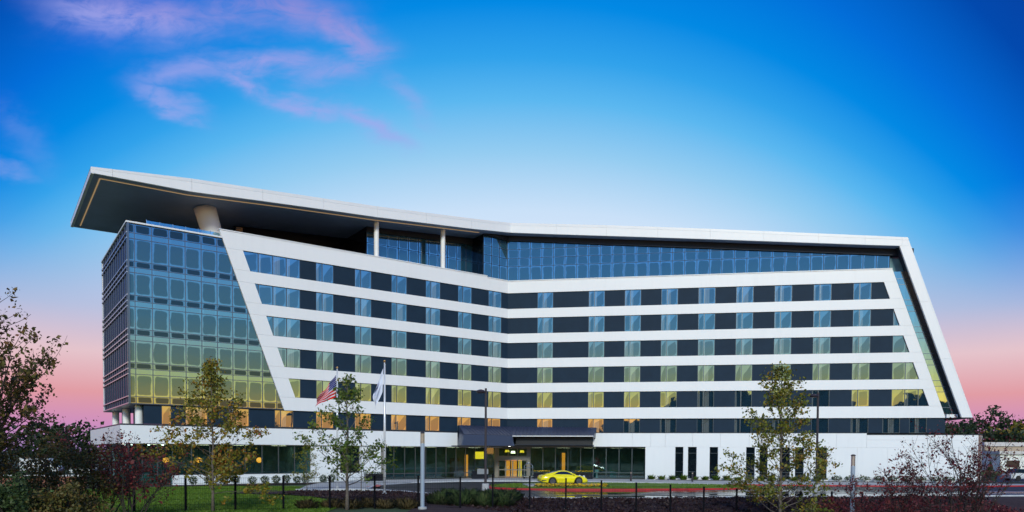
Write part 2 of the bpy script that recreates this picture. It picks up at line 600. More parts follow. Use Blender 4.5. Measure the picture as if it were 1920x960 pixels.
class Frame:
    """plan line through (ox, oy) with image-right direction at angle th; off = towards the viewer"""
    def __init__(s, o, th, mit=0):
        s.o, s.th, s.mit = Vector(o), R(th), mit
        s.x = Vector((math.cos(s.th), math.sin(s.th)))
        s.n = Vector((math.sin(s.th), -math.cos(s.th)))

    def p(s, a, z, off=0.0):
        if s.mit and abs(a) < 1e-6:
            a = s.mit * MIT * off
        q = s.o + s.x * a + s.n * off
        return (q.x, q.y, z)


FL = Frame(FOLD, A_L, -1)
FR = Frame(FOLD, A_R, 1)
CORNER_S = -42.03
FS = Frame(FOLD + FL.x * CORNER_S, A_L - 90.0)          # short glass side, s from -17.6 to 0


def prism(mb, fr, poly, o0, o1, uvbox=None):
    """extrude a (s,z) polygon (counter-clockwise seen from outside) from off o0 (front) back to o1"""
    n = len(poly)
    fv = [fr.p(a, z, o0) for a, z in poly]
    bv = [fr.p(a, z, o1) for a, z in poly]
    uvs = None
    if uvbox:
        a0, a1, z0, z1 = uvbox
        uvs = [((a - a0) / (a1 - a0), (z - z0) / (z1 - z0)) for a, z in poly]
    mb.face(fv, uvs)
    mb.face(bv[::-1])
    for i in range(n):
        j = (i + 1) % n
        mb.face([fv[j], fv[i], bv[i], bv[j]])


def inset(poly, d):
    n = len(poly)
    out = []
    for i in range(n):
        p0, p1, p2 = Vector(poly[i - 1]), Vector(poly[i]), Vector(poly[(i + 1) % n])
        e1, e2 = (p1 - p0).normalized(), (p2 - p1).normalized()
        n1, n2 = Vector((-e1.y, e1.x)), Vector((-e2.y, e2.x))
        k = 1 + n1.dot(n2)
        out.append(tuple(p1 + (n1 + n2) * (d / max(k, .15))))
    return out


def clip(poly, a, b, c):
    """keep a*s + b*z + c >= 0"""
    out = []
    for i in range(len(poly)):
        p, q = poly[i - 1], poly[i]
        dp, dq = a * p[0] + b * p[1] + c, a * q[0] + b * q[1] + c
        if (dp >= 0) != (dq >= 0):
            f = dp / (dp - dq)
            out.append((p[0] + (q[0] - p[0]) * f, p[1] + (q[1] - p[1]) * f))
        if dq >= 0:
            out.append(q)
    res = []
    for q in out:
        if not res or (abs(q[0] - res[-1][0]) + abs(q[1] - res[-1][1])) > 1e-4:
            res.append(q)
    if len(res) > 1 and abs(res[0][0] - res[-1][0]) + abs(res[0][1] - res[-1][1]) < 1e-4:
        res.pop()
    return res


def area(poly):
    return .5 * sum(poly[i - 1][0] * poly[i][1] - poly[i][0] * poly[i - 1][1] for i in range(len(poly)))


def rect(a0, a1, z0, z1):
    return [(a0, z0), (a1, z0), (a1, z1), (a0, z1)]


def ring(mb, fr, outer, inner, o0, o1):
    n = len(outer)
    for i in range(n):
        j = (i + 1) % n
        A, B, C, D = outer[i], outer[j], inner[j], inner[i]
        mb.face([fr.p(*A, o0), fr.p(*B, o0), fr.p(*C, o0), fr.p(*D, o0)])
        mb.face([fr.p(*D, o0), fr.p(*C, o0), fr.p(*C, o1), fr.p(*D, o1)])
        mb.face([fr.p(*B, o0), fr.p(*A, o0), fr.p(*A, o1), fr.p(*B, o1)])


# =================================================================== GROUND
def curb_y(x):
    pts = [(-60, 62), (-11.4, 60), (-8.5, 57.6), (-6, 54.4), (-.4, 51.0), (3, 49.8), (9, 50.3), (17, 52.0), (25, 53.0), (34, 55), (60, 60), (200, 80)]
    for (x0, y0), (x1, y1) in zip(pts, pts[1:]):
        if x <= x1:
            return y0 + (y1 - y0) * (x - x0) / (x1 - x0)
    return 80


def sstep(a, b, v):
    v = min(1, max(0, (v - a) / (b - a)))
    return v * v * (3 - 2 * v)


def terrain(x, y):
    d = curb_y(x) - .9 - y
    if d <= 0:
        return 0.0
    return -2.1 * sstep(0, 13, d) * sstep(-6, 14, x)


xs = [-4000, -1500, -600, -250, -120] + list(np.arange(-80, 100.1, 1.5)) + [140, 260, 600, 1500, 4000]
ys = [-3000, -900, -300, -120, -60] + list(np.arange(-30, 64.1, 1.0)) + [70, 90, 130, 220, 450, 1000, 2500, 5000]
gv, gf = [], []
for y in ys:
    for x in xs:
        gv.append((x, y, terrain(x, y) - .03))
nx = len(xs)
for j in range(len(ys) - 1):
    for i in range(nx - 1):
        a = j * nx + i
        gf.append((a, a + 1, a + nx + 1, a + nx))
mb = MB()
mb.add(gv, gf)
tag(ob('ground', mb.mesh('ground'), 'field', smooth=True), kind='structure')


def sheet(name, outline, z, m, kind='structure', thick=0.0):
    mb_ = MB()
    top = [(x, y, z) for x, y in outline]
    mb_.face(top)
    if thick:
        bot = [(x, y, z - thick) for x, y in outline]
        for i in range(len(top)):
            j = (i + 1) % len(top)
            mb_.face([top[j], top[i], bot[i], bot[j]])
    o = ob(name, mb_.mesh(name), m)
    tag(o, kind=kind)
    return o


near = [(x, curb_y(x)) for x in (-11.4, -8.5, -6, -3, -.4, 1.5, 3, 6, 9, 13, 17, 21, 25, 34, 60, 120)]
# road with its drop-off loop
road_out = [(-12.0, 61)] + near + [(120, 86), (60, 77), (44, 71.6), (34, 72.4), (22, 73.5), (16, 77), (8, 79.5), (0, 80.5), (-6, 79), (-10.5, 75), (-12.8, 69)]
sheet('road', road_out, .004, 'wet_asphalt')
lawn_out = [(-80, 36), (-9.6, 36), (-10.0, 43), (-11.2, 46.5), (-13.8, 50.6), (-16.6, 52.6), (-21, 54.2), (-17.5, 57.5), (-17.0, 62), (-20, 67.2), (-27, 66.0), (-33.5, 61.5), (-41, 57.0), (-80, 57)]
sheet('lawn_base', lawn_out, .0, 'lawn')
# mulch beds (left of the drive, and the bank below the road)


def patch(name, x0, x1, y0f, y1f, nx_, ny_, lift, m, bump):
    rnd = random.Random(name)
    v, f = [], []
    for j in range(ny_ + 1):
        for i in range(nx_ + 1):
            x = x0 + (x1 - x0) * i / nx_
            y = y0f(x) + (y1f(x) - y0f(x)) * j / ny_
            e = 0 if j in (0, ny_) or i in (0, nx_) else 1
            v.append((x, y, terrain(x, y) + lift + e * bump * (mnoise.noise((x * .9, y * .9, 3)) + .8 * mnoise.noise((x * 3.1, y * 3.1, 7)))))
    for j in range(ny_):
        for i in range(nx_):
            a = j * (nx_ + 1) + i
            f.append((a, a + 1, a + nx_ + 2, a + nx_ + 1))
    mb_ = MB()
    mb_.add(v, f)
    return tag(ob(name, mb_.mesh(name), m, smooth=True), kind='structure')


patch('mulch_bank', -5.5, 70, lambda x: 34, lambda x: curb_y(x) - .32, 200, 60, .04, 'mulch', .05)
patch('mulch_bed', -21, -5.5, lambda x: 44 if x > -11 else (50.7 - (x + 13.8) * .95 if x > -17 else 53.8), lambda x: min(58.6, curb_y(x) - .3), 60, 50, .05, 'mulch', .05)


def kerb(name, pts, w, h, m, closed=False, z0=0.0):
    mb_ = MB()
    n = len(pts)
    L_, R_ = [], []
    for i, p in enumerate(pts):
        if closed:
            a, c = Vector(pts[i - 1]), Vector(pts[(i + 1) % n])
        else:
            a, c = Vector(pts[max(0, i - 1)]), Vector(pts[min(n - 1, i + 1)])
        d = (c - a).normalized()
        nrm = Vector((-d.y, d.x)) * (w / 2)
        L_.append(Vector(p) + nrm)
        R_.append(Vector(p) - nrm)
    rng = range(n if closed else n - 1)
    for i in rng:
        j = (i + 1) % n
        l0, l1, r0, r1 = L_[i], L_[j], R_[i], R_[j]
        zt = z0 + h
        mb_.face([(r0.x, r0.y, zt), (r1.x, r1.y, zt), (l1.x, l1.y, zt), (l0.x, l0.y, zt)])
        mb_.face([(r0.x, r0.y, -.05), (r1.x, r1.y, -.05), (r1.x, r1.y, zt), (r0.x, r0.y, zt)])
        mb_.face([(l1.x, l1.y, -.05), (l0.x, l0.y, -.05), (l0.x, l0.y, zt), (l1.x, l1.y, zt)])
    o = ob(name, mb_.mesh(name), m)
    return tag(o, kind='structure')


kerb('kerb_near', [(-17.6, 59.3), (-14.5, 60.4), (-12.0, 60.2)] + near, .32, .13, 'kerb')


def chaikin(pts, it=3):
    for _ in range(it):
        q = []
        for i in range(len(pts)):
            a, b_ = Vector(pts[i]), Vector(pts[(i + 1) % len(pts)])
            q += [a * .75 + b_ * .25, a * .25 + b_ * .75]
        pts = [(p.x, p.y) for p in q]
    return pts


isl = chaikin([(-2.6, 64.6), (1.0, 61.6), (8, 62.3), (16, 63.2), (23.5, 66.4), (21, 69.6), (12, 72.8), (4, 72.4), (-1.2, 69.0)])
kerb('island_kerb', isl, .30, .15, 'kerb_red', closed=True)
ci = Vector((9.5, 67))
isl_in = [tuple(ci + (Vector(p) - ci) * .985) for p in isl]
mb = MB()
rings_ = [(1.0, .13), (.9, .20), (.7, .27), (.4, .29), (.0, .29)]
vv = []
for k, z in rings_:
    for p in isl_in:
        q = ci + (Vector(p) - ci) * k
        vv.append((q.x, q.y, z))
n_ = len(isl_in)
ff = []
for i in range(len(rings_) - 1):
    for k in range(n_):
        a, b_ = i * n_ + k, i * n_ + (k + 1) % n_
        ff.append((a, b_, b_ + n_, a + n_))
mb.add(vv, ff)
tag(ob('island_lawn', mb.mesh('island_lawn'), 'lawn', smooth=True), kind='structure')
sheet('car_pad', [(1.4, 63.7), (8.3, 64.4), (8.0, 68.6), (1.0, 67.8)], .315, 'concrete', thick=.2)

# pavements round the building
sheet('plaza_pavement', [(-17.4, 59.6), (-14.5, 60.7), (-12.1, 60.6), (-13.1, 69), (-10.8, 75.2), (-6.2, 79.4), (0, 80.9), (8, 79.9), (16, 77.4), (22.5, 74.0),
                         (34, 72.9), (44, 72.1), (60, 77.4), (60, 79.6), (20, 84.6), (0, 90.6), (-3, 88.2), (-14, 80.6), (-17.0, 78.6), (-19, 74), (-18.6, 66)], .12, 'concrete', thick=.14)
kerb('kerb_pavement', [(60, 76.9), (44, 71.5), (34, 72.3), (22, 73.4)], .24, .13, 'kerb_red')
kerb('kerb_dropoff', [(22, 73.4), (16, 76.9), (8, 79.4), (0, 80.4), (-6, 78.9), (-10.5, 74.9), (-12.9, 69), (-12.1, 61)], .3, .13, 'kerb')
sheet('red_marking', [(-12.9, 64.0), (-11.7, 64.2), (-12.0, 67.0), (-12.75, 68.6), (-12.6, 66.2)], .126, 'red_paint')
sheet('planting_strip', [(16.6, 83.9), (60, 76.9), (60, 79.0), (16.9, 85.9)], .135, 'soil', thick=.1)
sheet('hedge_bed', [(-36.5, 62.8), (-33.6, 61.2), (-20.3, 70.6), (-15.5, 74.0), (-17, 76.2), (-22, 73.0)], .05, 'mulch')
sheet('far_road', [(46, 84), (140, 96), (140, 116), (52, 112)], .006, 'wet_asphalt')
sheet('far_lawn', [(54, 118), (200, 128), (200, 150), (60, 146)], .01, 'lawn')

# =================================================================== HOTEL
HL = (FOLD.x, FOLD.y, 0.0)
hotel = thing('hotel_building', 'white banded eight storey hotel with a glass end and sweeping overhanging roof', 'hotel', HL)


def part(name, mb_, m, parent=None, label=None, smooth=False):
    o = ob(name, mb_.mesh(name, HL), m, parent or hotel, smooth=smooth)
    if label:
        o['label'] = label
    return o


T = [22.84 - 3.05 * i for i in range(5)]
WH = 1.93
B = [t_ - WH for t_ in T]


def l_in(z): return -(31.86 - .3645 * (22.84 - z))
def l_out(z): return -(34.06 - .363 * (24.5 - z))
def r_in(z): return 43.40 + .360 * (22.84 - z)
def r_out(z): return 44.28 + .353 * (24.25 - z)


G = .012
# ---- white bands and slanted end frames (each a panel of its own)
bands = [(22.84, 24.42)] + [(T[i + 1], B[i]) for i in range(4)] + [(7.38, B[4])]
for k, (z0, z1) in enumerate(bands):
    for fr in (FL, FR):
        mb = MB()
        if fr is FL:
            za = z1 if k else 24.46
            poly = [(l_out(z0), z0), (0, z0), (0, z1 if k else 24.30), (-3.1, z1 if k else 24.30), (-3.1, za), (l_out(za), za)] if k == 0 else [(l_out(z0), z0), (0, z0), (0, z1), (l_out(z1), z1)]
        else:
            za = z1 if k else 24.28
            poly = [(0, z0), (r_out(z0), z0), (r_out(za), za), (0, za)]
        prism(mb, fr, poly, 0.0, -.38)
        part('parapet_band' if k == 0 else 'white_band', mb, 'white_panel')
mb = MB()
prism(mb, FL, [(l_out(24.47) - .05, 24.47), (-3.1, 24.47), (-3.1, 24.56), (l_out(24.56) - .05, 24.56)], .06, -.5)
prism(mb, FL, rect(-3.09, 0, 24.31, 24.40), .06, -.5)
prism(mb, FR, [(0, 24.29), (r_out(24.3), 24.29), (r_out(24.3), 24.38), (0, 24.38)], .06, -.5)
part('parapet_coping', mb, 'white_metal')
for i in range(5):
    z0, z1 = B[i] + G, T[i] - G
    mb = MB()
    prism(mb, FL, [(l_out(z0), z0), (l_in(z0), z0), (l_in(z1), z1), (l_out(z1), z1)], 0.0, -.38)
    part('slanted_frame_panel', mb, 'white_panel')
    mb = MB()
    prism(mb, FR, [(r_in(z0), z0), (r_out(z0), z0), (r_out(z1), z1), (r_in(z1), z1)], 0.0, -.38)
    part('slanted_frame_panel', mb, 'white_panel')

# ---- windows
PANE_CACHE = {}


def pane(parent, fr, poly, off, m, uvbox, name='pane'):
    a0, a1, z0, z1 = uvbox
    rectp = len(poly) == 4 and abs(area(poly) - (max(p[0] for p in poly) - min(p[0] for p in poly)) * (max(p[1] for p in poly) - min(p[1] for p in poly))) < 1e-4
    cx, cz = (a0 + a1) / 2, (z0 + z1) / 2
    if rectp:
        w, h = max(p[0] for p in poly) - min(p[0] for p in poly), max(p[1] for p in poly) - min(p[1] for p in poly)
        key = (round(w, 3), round(h, 3), m)
    else:
        key = None
    lf = Frame((0, 0), 0)
    me = PANE_CACHE.get(key) if key else None
    if me is None:
        mb_ = MB()
        pl = [(a - cx, z - cz) for a, z in poly]
        prism(mb_, lf, pl, 0.0, -.03, (a0 - cx, a1 - cx, z0 - cz, z1 - cz))
        me = mb_.mesh('pane')
        if key:
            PANE_CACHE[key] = me
    o = ob(name, me, m, parent)
    c = fr.p(cx if abs(cx) > 1e-6 else 1e-4, cz, off)
    o.location = (c[0] - HL[0], c[1] - HL[1], c[2] - HL[2])
    o.rotation_euler = (0, 0, fr.th)
    return o


def window(fr, poly, mulls, o_frame=-.13, o_pane=-.17, m='glass_room', bar=.045, parent=None, fm='frame', name='window'):
    cells = []
    rest = poly
    for ms in sorted(mulls):
        a = clip(rest, -1, 0, ms)
        b_ = clip(rest, 1, 0, -ms)
        if len(a) >= 3 and area(a) > .04:
            cells.append(a)
        if len(b_) >= 3 and area(b_) > .04:
            rest = b_
        else:
            rest = None
            break
    if rest:
        cells.append(rest)
    mb_ = MB()
    for c in cells:
        ring(mb_, fr, c, inset(c, bar), o_frame, o_pane - .05)
    w = part(name, mb_, fm, parent)
    for c in cells:
        q = inset(c, bar)
        if area(q) > .01:
            bx = (min(p[0] for p in q), max(p[0] for p in q), min(p[1] for p in q), max(p[1] for p in q))
            if parent is None:
                pane(w, fr, q, o_pane, m, bx)
            else:
                pane(parent, fr, q, o_pane, m, bx)
    return w


def spandrel(fr, poly, o0=-.12, m='navy_panel', name='spandrel_panel'):
    mb_ = MB()
    prism(mb_, fr, poly, o0, -.42)
    return part(name, mb_, m)


WW = 1.92
for i in range(5):
    z0, z1 = B[i], T[i]
    # left wing
    segs = [(-(2.817 + 4.3246 * k), -(2.817 + 4.3246 * k) + WW) for k in range(6)][::-1]
    endw = clip([(-36, z0), (-26.12, z0), (-26.12, z1), (-36, z1)], z1 - z0, -(l_in(z1) - l_in(z0)), -(l_in(z0) * (z1 - z0) - z0 * (l_in(z1) - l_in(z0))))
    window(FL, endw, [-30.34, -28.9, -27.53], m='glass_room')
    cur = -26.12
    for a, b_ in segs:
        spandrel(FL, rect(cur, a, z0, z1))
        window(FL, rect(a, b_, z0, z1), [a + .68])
        cur = b_
    spandrel(FL, rect(cur, 0, z0, z1))
    # right wing
    segs = [(3.65, 3.65 + WW)] + [(9.918 + 4.3246 * k, 9.918 + 4.3246 * k + WW) for k in range(8)]
    cur = 0
    for a, b_ in segs:
        spandrel(FR, rect(cur, a, z0, z1))
        window(FR, rect(a, b_, z0, z1), [a + .68])
        cur = b_
    tail = [(cur, z0), (r_in(z0), z0), (r_in(z1), z1), (cur, z1)]
    if i == 0:
        spandrel(FR, tail)
    else:
        spandrel(FR, rect(cur, 44.51, z0, z1))
        window(FR, [(44.51, z0), (r_in(z0), z0), (r_in(z1), z1), (44.51, z1)], [45.93, 47.35])

# ---- second storey (dark strip above the podium)
Z2A, Z2B = 5.66, 7.38
l2w = [(-39.26, -38.43), (-37.2, -35.2), (-33.25, -31.3)] + [(-(2.817 + 4.3246 * k), -(2.817 + 4.3246 * k) + WW) for k in range(6, -1, -1)]
l2w = [w for w in l2w if w[1] < -.5]
cur = -40.75
for a, b_ in l2w:
    if a < cur:
        continue
    spandrel(FL, rect(cur, a, Z2A, Z2B), -.22)
    window(FL, rect(a, b_, Z2A, Z2B), [a + .62] if b_ - a > 1.2 else [], -.23, -.27)
    cur = b_
spandrel(FL, rect(cur, 0, Z2A, Z2B), -.22)
l2r = [(3.65, 3.65 + WW)] + [(9.918 + 4.3246 * k, 9.918 + 4.3246 * k + WW) for k in range(8)] + [(43.63, 45.5), (46.5, 48.35)]
cur = 0
for a, b_ in l2r:
    spandrel(FR, rect(cur, a, Z2A, Z2B), -.22)
    window(FR, rect(a, b_, Z2A, Z2B), [a + .65], -.23, -.27)
    cur = b_
spandrel(FR, rect(cur, 50.3, Z2A, Z2B), -.22)

# ---- glass end block: front curtain wall
cwall = part('curtain_wall_front', MB(), None)
cw_side = part('curtain_wall_side', MB(), None)


def cw_rows():
    rows = [(22.85, 23.66, 'slot'), (22.35, 22.85, 'span')]
    for i in range(5):
        zb = 20.33 - 3.05 * i
        rows.append((zb, zb + 2.02, 'vision'))
        if i < 4:
            rows.append((zb - .55, zb, 'slot'))
            rows.append((zb - 1.03, zb - .55, 'span'))
        else:
            rows.append((7.50, zb, 'slot'))
    return rows


cols = [-42.0, -41.38] + [-41.38 + 1.424 * k for k in range(1, 11)]
CWM = {'slot': 'glass_slot', 'span': 'glass_spandrel', 'vision': 'glass_curtain'}
la = (l_out(7.0) - l_out(24.0)) / (7.0 - 24.0)
rows = cw_rows()
for z0, z1, kind in rows:
    for a, b_ in zip(cols, cols[1:]):
        q = clip(rect(a, b_, z0, z1), -1, la, l_out(0) + .0)
        if len(q) < 3 or area(q) < .03:
            continue
        q = inset(q, .032)
        if area(q) <= .015:
            continue
        bx = (min(p[0] for p in q), max(p[0] for p in q), min(p[1] for p in q), max(p[1] for p in q))
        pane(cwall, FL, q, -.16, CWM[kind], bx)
for a in cols:
    ztop = 23.7
    if a > l_out(24):
        ztop = min(23.7, (a - l_out(0)) / la) if la else 23.7
    zz0 = 7.45
    if ztop - zz0 > .3:
        mb = MB()
        prism(mb, FL, rect(a - .032, a + .032, zz0, ztop), -.10, -.30)
        part('mullion', mb, 'mullion', cwall)
for z in sorted(set([r[0] for r in rows] + [23.68])):
    mb = MB()
    prism(mb, FL, rect(-42.0, min(-28.0, l_out(z)), z - .03, z + .03), -.12, -.30)
    part('transom', mb, 'mullion', cwall)
mb = MB()
prism(mb, FL, rect(-42.06, l_out(23.76) + .02, 23.70, 23.84), .05, -.6)
prism(mb, FS, rect(-17.6, -.02, 23.70, 23.84), .05, -.6)
part('block_coping', mb, 'white_metal')
mb = MB()
prism(mb, FL, rect(-42.02, -27.6, 7.40, 7.47), -.06, -17.6)
part('block_soffit', mb, 'dark_metal')
mb = MB()
prism(mb, FL, [(-41.6, 7.48), (-27.8, 7.48), (-33.2, 23.69), (-41.6, 23.69)], -.34, -17.4)
part('block_core', mb, 'black')
# side curtain wall
for z0, z1, kind in rows:
    nsub = 12
    w = 17.6 / nsub
    for k in range(nsub):
        a, b_ = -17.6 + w * k, -17.6 + w * (k + 1)
        if kind != 'vision' and k % 4:
            continue
        if kind != 'vision':
            b_ = a + w * 4
        q = inset(rect(a, b_, z0, z1), .03)
        pane(cw_side, FS, q, -.10, 'glass_side', (q[0][0], q[1][0], q[0][1], q[2][1]))
for k in range(13):
    a = -17.6 + 17.6 / 12 * k
    mb = MB()
    prism(mb, FS, rect(a - .035, a + .035, 7.45, 23.7), -.02 if k < 12 else -.05, -.2)
    part('mullion', mb, 'mullion', cw_side)
for z in sorted(set([r[0] for r in rows])):
    mb = MB()
    prism(mb, FS, rect(-17.6, -.06, z - .045, z + .045), .03, -.2)
    part('transom', mb, 'mullion_light', cw_side)
# glass balustrade on the block roof
bal = part('balustrade', MB(), None)
for k in range(6):
    a = -40.2 + 1.12 * k
    q = rect(a, a + 1.06, 23.9, 24.42)
    pane(bal, FL, q, -1.0, 'glass_rail', (a, a + 1.06, 23.9, 24.42))
    mb = MB()
    prism(mb, FL, rect(a - .05, a - .01, 23.85, 24.48), -.96, -1.05)
    part('baluster', mb, 'steel', bal)

# ---- roof ribbon


def interp(pts, x):
    if x <= pts[0][0]:
        return pts[0][1]
    for (x0, y0), (x1, y1) in zip(pts, pts[1:]):
        if x <= x1:
            return y0 + (y1 - y0) * (x - x0) / (x1 - x0)
    return pts[-1][1]


TOPL = [(-44.87, 27.64), (-36.7, 28.42), (-27.7, 28.98), (-17.8, 29.62), (-8, 30.42), (0, 31.12)]
BOTL = [(-44.84, 27.12), (-36.9, 27.20), (-27.7, 27.86), (-17.8, 28.46), (-4, 29.56), (0, 29.95)]
TOPR = [(0, 31.12), (10, 30.49), (22.1, 29.55), (45.5, 27.51)]
BOTR = [(0, 29.95), (22.1, 28.33), (44.64, 26.58)]
OF = 1.0            # fascia stands this far in front of the facade
ribbon = part('roof_ribbon', MB(), None)
jl = [-44.87, -43.2, -36.7, -30.2, -24, -18, -12, -6, 0]
for a, b_ in zip(jl, jl[1:]):
    mb = MB()
    g = G if b_ < 0 else 0
    poly = [(a + G / 2, interp(BOTL, a)), (b_ - g, interp(BOTL, b_)), (b_ - g, interp(TOPL, b_) - .32), (a + G / 2, interp(TOPL, a) - (.32 if a > -43 else .2))]
    prism(mb, FL, poly, OF, OF - .25)
    part('fascia_panel', mb, 'white_panel', ribbon)
    mb = MB()
    poly = [(a + G / 2, interp(TOPL, a) - (.30 if a > -43 else .18)), (b_ - g, interp(TOPL, b_) - .30), (b_ - g, interp(TOPL, b_)), (a + G / 2, interp(TOPL, a))]
    prism(mb, FL, poly, OF - .015, OF - .4)
    part('fascia_cap', mb, 'white_metal', ribbon)
jr = [0, 6, 12, 18, 24, 30, 36, 41, 44.9]
for a, b_ in zip(jr, jr[1:]):
    mb = MB()
    g = G if a > 0 else 0
    poly = [(a + g, interp(BOTR, a)), (b_, interp(BOTR, b_)), (b_, interp(TOPR, b_) - .32), (a + g, interp(TOPR, a) - .32)]
    prism(mb, FR, poly, OF, OF - .25)
    part('fascia_panel', mb, 'white_panel', ribbon)
    mb = MB()
    poly = [(a + g, interp(TOPR, a) - .30), (b_, interp(TOPR, b_) - .30), (b_, interp(TOPR, b_)), (a + g, interp(TOPR, a))]
    prism(mb, FR, poly, OF - .015, OF - .4)
    part('fascia_cap', mb, 'white_metal', ribbon)


def leg_o(z): return 45.49 + .3555 * (27.51 - z)
def leg_i(z): return 44.66 + .357 * (26.56 - z)


zl = [26.56, 20.3, 13.9, 7.36]
for z1, z0 in zip(zl, zl[1:]):
    mb = MB()
    prism(mb, FR, [(leg_i(z0), z0 + G), (leg_o(z0) - .22, z0 + G), (leg_o(z1) - .22, z1), (leg_i(z1), z1)], OF, OF - .3)
    part('leg_panel', mb, 'white_panel', ribbon)
mb = MB()
prism(mb, FR, [(44.91, 26.57), (leg_o(26.6) - .22, 26.57), (leg_o(27.2) - .22, 27.2), (44.91, 27.2)], OF, OF - .3)
prism(mb, FR, [(44.91, 27.22), (leg_o(27.22), 27.22), (45.49, 27.51), (44.91, 27.56)], OF - .01, OF - .4)
part('corner_panel', mb, 'white_panel', ribbon)
mb = MB()
prism(mb, FR, [(leg_o(7.36) - .21, 7.36), (leg_o(7.36), 7.36), (leg_o(27.2), 27.2), (leg_o(27.2) - .21, 27.2)], OF - .02, -17.0)
part('leg_outer_face', mb, 'white_metal', ribbon)
mb = MB()          # inner reveal of the leg
prism(mb, FR, [(leg_i(7.36) + .01, 7.36), (leg_i(7.36) + .06, 7.36), (leg_i(26.56) + .06, 26.56), (leg_i(26.56) + .01, 26.56)], OF - .31, -.3)
part('leg_reveal', mb, 'beam', ribbon)
mb = MB()
prism(mb, FR, [(leg_i(7.3), 7.28), (leg_o(7.3), 7.28), (leg_o(7.36), 7.35), (leg_i(7.36), 7.35)], OF - .04, -16)
part('leg_underside', mb, 'beam', ribbon)
mb = MB()
prism(mb, FR, rect(50.25, leg_i(7.7), 7.38, 7.75), .25, -.5)
part('leg_sill', mb, 'white_panel', ribbon)
# roof top and soffit skins
DEPTH = -17.75


def skin(fr, pts, dz, o0, o1, name, m, flip):
    mb_ = MB()
    for (a, za), (b_, zb) in zip(pts, pts[1:]):
        q = [fr.p(a, za + dz, o0), fr.p(b_, zb + dz, o0), fr.p(b_, zb + dz, o1), fr.p(a, za + dz, o1)]
        mb_.face(q[::-1] if flip else q)
    return part(name, mb_, m, ribbon)


skin(FL, TOPL, -.02, OF - .03, DEPTH, 'roof_membrane', 'roof_pale', False)
skin(FR, TOPR, -.02, OF - .03, DEPTH, 'roof_membrane', 'roof_pale', False)
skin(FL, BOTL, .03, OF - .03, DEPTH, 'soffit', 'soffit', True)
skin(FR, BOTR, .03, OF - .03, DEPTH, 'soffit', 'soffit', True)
# left end fascia of the roof (short side)
FE = Frame(FOLD + FL.x * (-44.87), A_L - 90.0)
mb = MB()
prism(mb, FE, rect(DEPTH, OF - .02, 27.08, 27.45), .0, -.25)
prism(mb, FE, rect(DEPTH, OF - .02, 27.46, 27.62), -.02, -.4)
part('end_fascia', mb, 'white_metal', ribbon)
# rear edge of the roof
mb = MB()
for (a, za), (b_, zb) in zip(TOPL, TOPL[1:]):
    q = [(a, interp(BOTL, a)), (b_, interp(BOTL, b_)), (b_, zb), (a, za)]
    prism(mb, FL, q, DEPTH + .2, DEPTH)
for (a, za), (b_, zb) in zip(TOPR, TOPR[1:]):
    q = [(a, interp(BOTR, a)), (b_, interp(BOTR, b_)), (b_, zb), (a, za)]
    prism(mb, FR, q, DEPTH + .2, DEPTH)
part('rear_fascia', mb, 'white_metal', ribbon)
# warm light slot round the soffit
mb = MB()
sl = [-44.0, -36.9, -27.7, -17.8, -4.2]
for a, b_ in zip(sl, sl[1:]):
    za, zb = interp(BOTL, a) - .012, interp(BOTL, b_) - .012
    mb.face([FL.p(a, za, -.02), FL.p(a, za, -.26), FL.p(b_, zb, -.26), FL.p(b_, zb, -.02)])
mb.face([FL.p(-44.0, 27.10, -.02), FL.p(-44.12, 27.10, -.02), FL.p(-44.12, 27.10, DEPTH + 1), FL.p(-44.0, 27.10, DEPTH + 1)])
part('light_slot', mb, 'cove', ribbon)

# ---- top storey: glass under the ribbon
pent = part('penthouse_glazing', MB(), None)
PO = -.55


def head_r(s): return 29.42 - .0785 * s
def head_l(s): return 29.42 - .05 * s


trans = [26.22, 27.22, 28.3]


def glaze(fr, s0, s1, pitch, head, zbot, off, m, tr):
    a = s0
    while a < s1 - .05:
        b_ = min(a + pitch, s1)
        lv = [zbot] + tr + [99]
        for z0, z1 in zip(lv, lv[1:]):
            z1a, z1b = min(z1, head(a)), min(z1, head(b_))
            if max(z1a, z1b) - z0 < .12:
                continue
            poly = [(a, z0), (b_, z0), (b_, max(z1b, z0 + .001)), (a, max(z1a, z0 + .001))]
            q = inset(poly, .03)
            if area(q) < .02:
                continue
            pane(pent, fr, q, off, m, (q[0][0], q[1][0], z0, max(z1a, z1b)))
        mb_ = MB()
        prism(mb_, fr, rect(a - .03, a + .03, zbot, head(a)), off + .05, off - .1)
        part('mullion', mb_, 'mullion_dark', pent)
        a = b_
    for z in tr:
        # transom runs until it meets the sloping head
        e = s1
        if head(s1) < z:
            e = s0
            while head(e) > z and e < s1:
                e += .1
        mb_ = MB()
        prism(mb_, fr, rect(s0, e, z - .025, z + .025), off + .04, off - .1)
        part('transom', mb_, 'mullion_dark', pent)


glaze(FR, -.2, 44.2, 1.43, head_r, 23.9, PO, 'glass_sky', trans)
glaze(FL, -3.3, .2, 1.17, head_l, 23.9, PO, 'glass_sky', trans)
mb = MB()
prism(mb, FR, [(0, 29.36), (46.6, head_r(46.6) - .05), (46.6, interp(BOTR, 46.6) + .02), (0, 29.97)], PO + .25, PO - .4)
prism(mb, FL, [(-3.35, head_l(-3.3) - .05), (0, 29.36), (0, 29.97), (-3.35, interp(BOTL, -3.35) + .02)], PO + .25, PO - .4)
part('head_beam', mb, 'beam', pent)
mb = MB()
prism(mb, FR, [(0, 23.4), (46.4, 23.4), (46.4, 25.5), (0, 29.2)], PO - .2, -15.5)
part('penthouse_core', mb, 'interior_wall', pent)
mb = MB()
prism(mb, FL, [(-3.28, 23.4), (0, 23.4), (0, 29.2), (-3.28, 29.2)], PO - .2, -15.5)
part('penthouse_core', mb, 'interior_wall', pent)
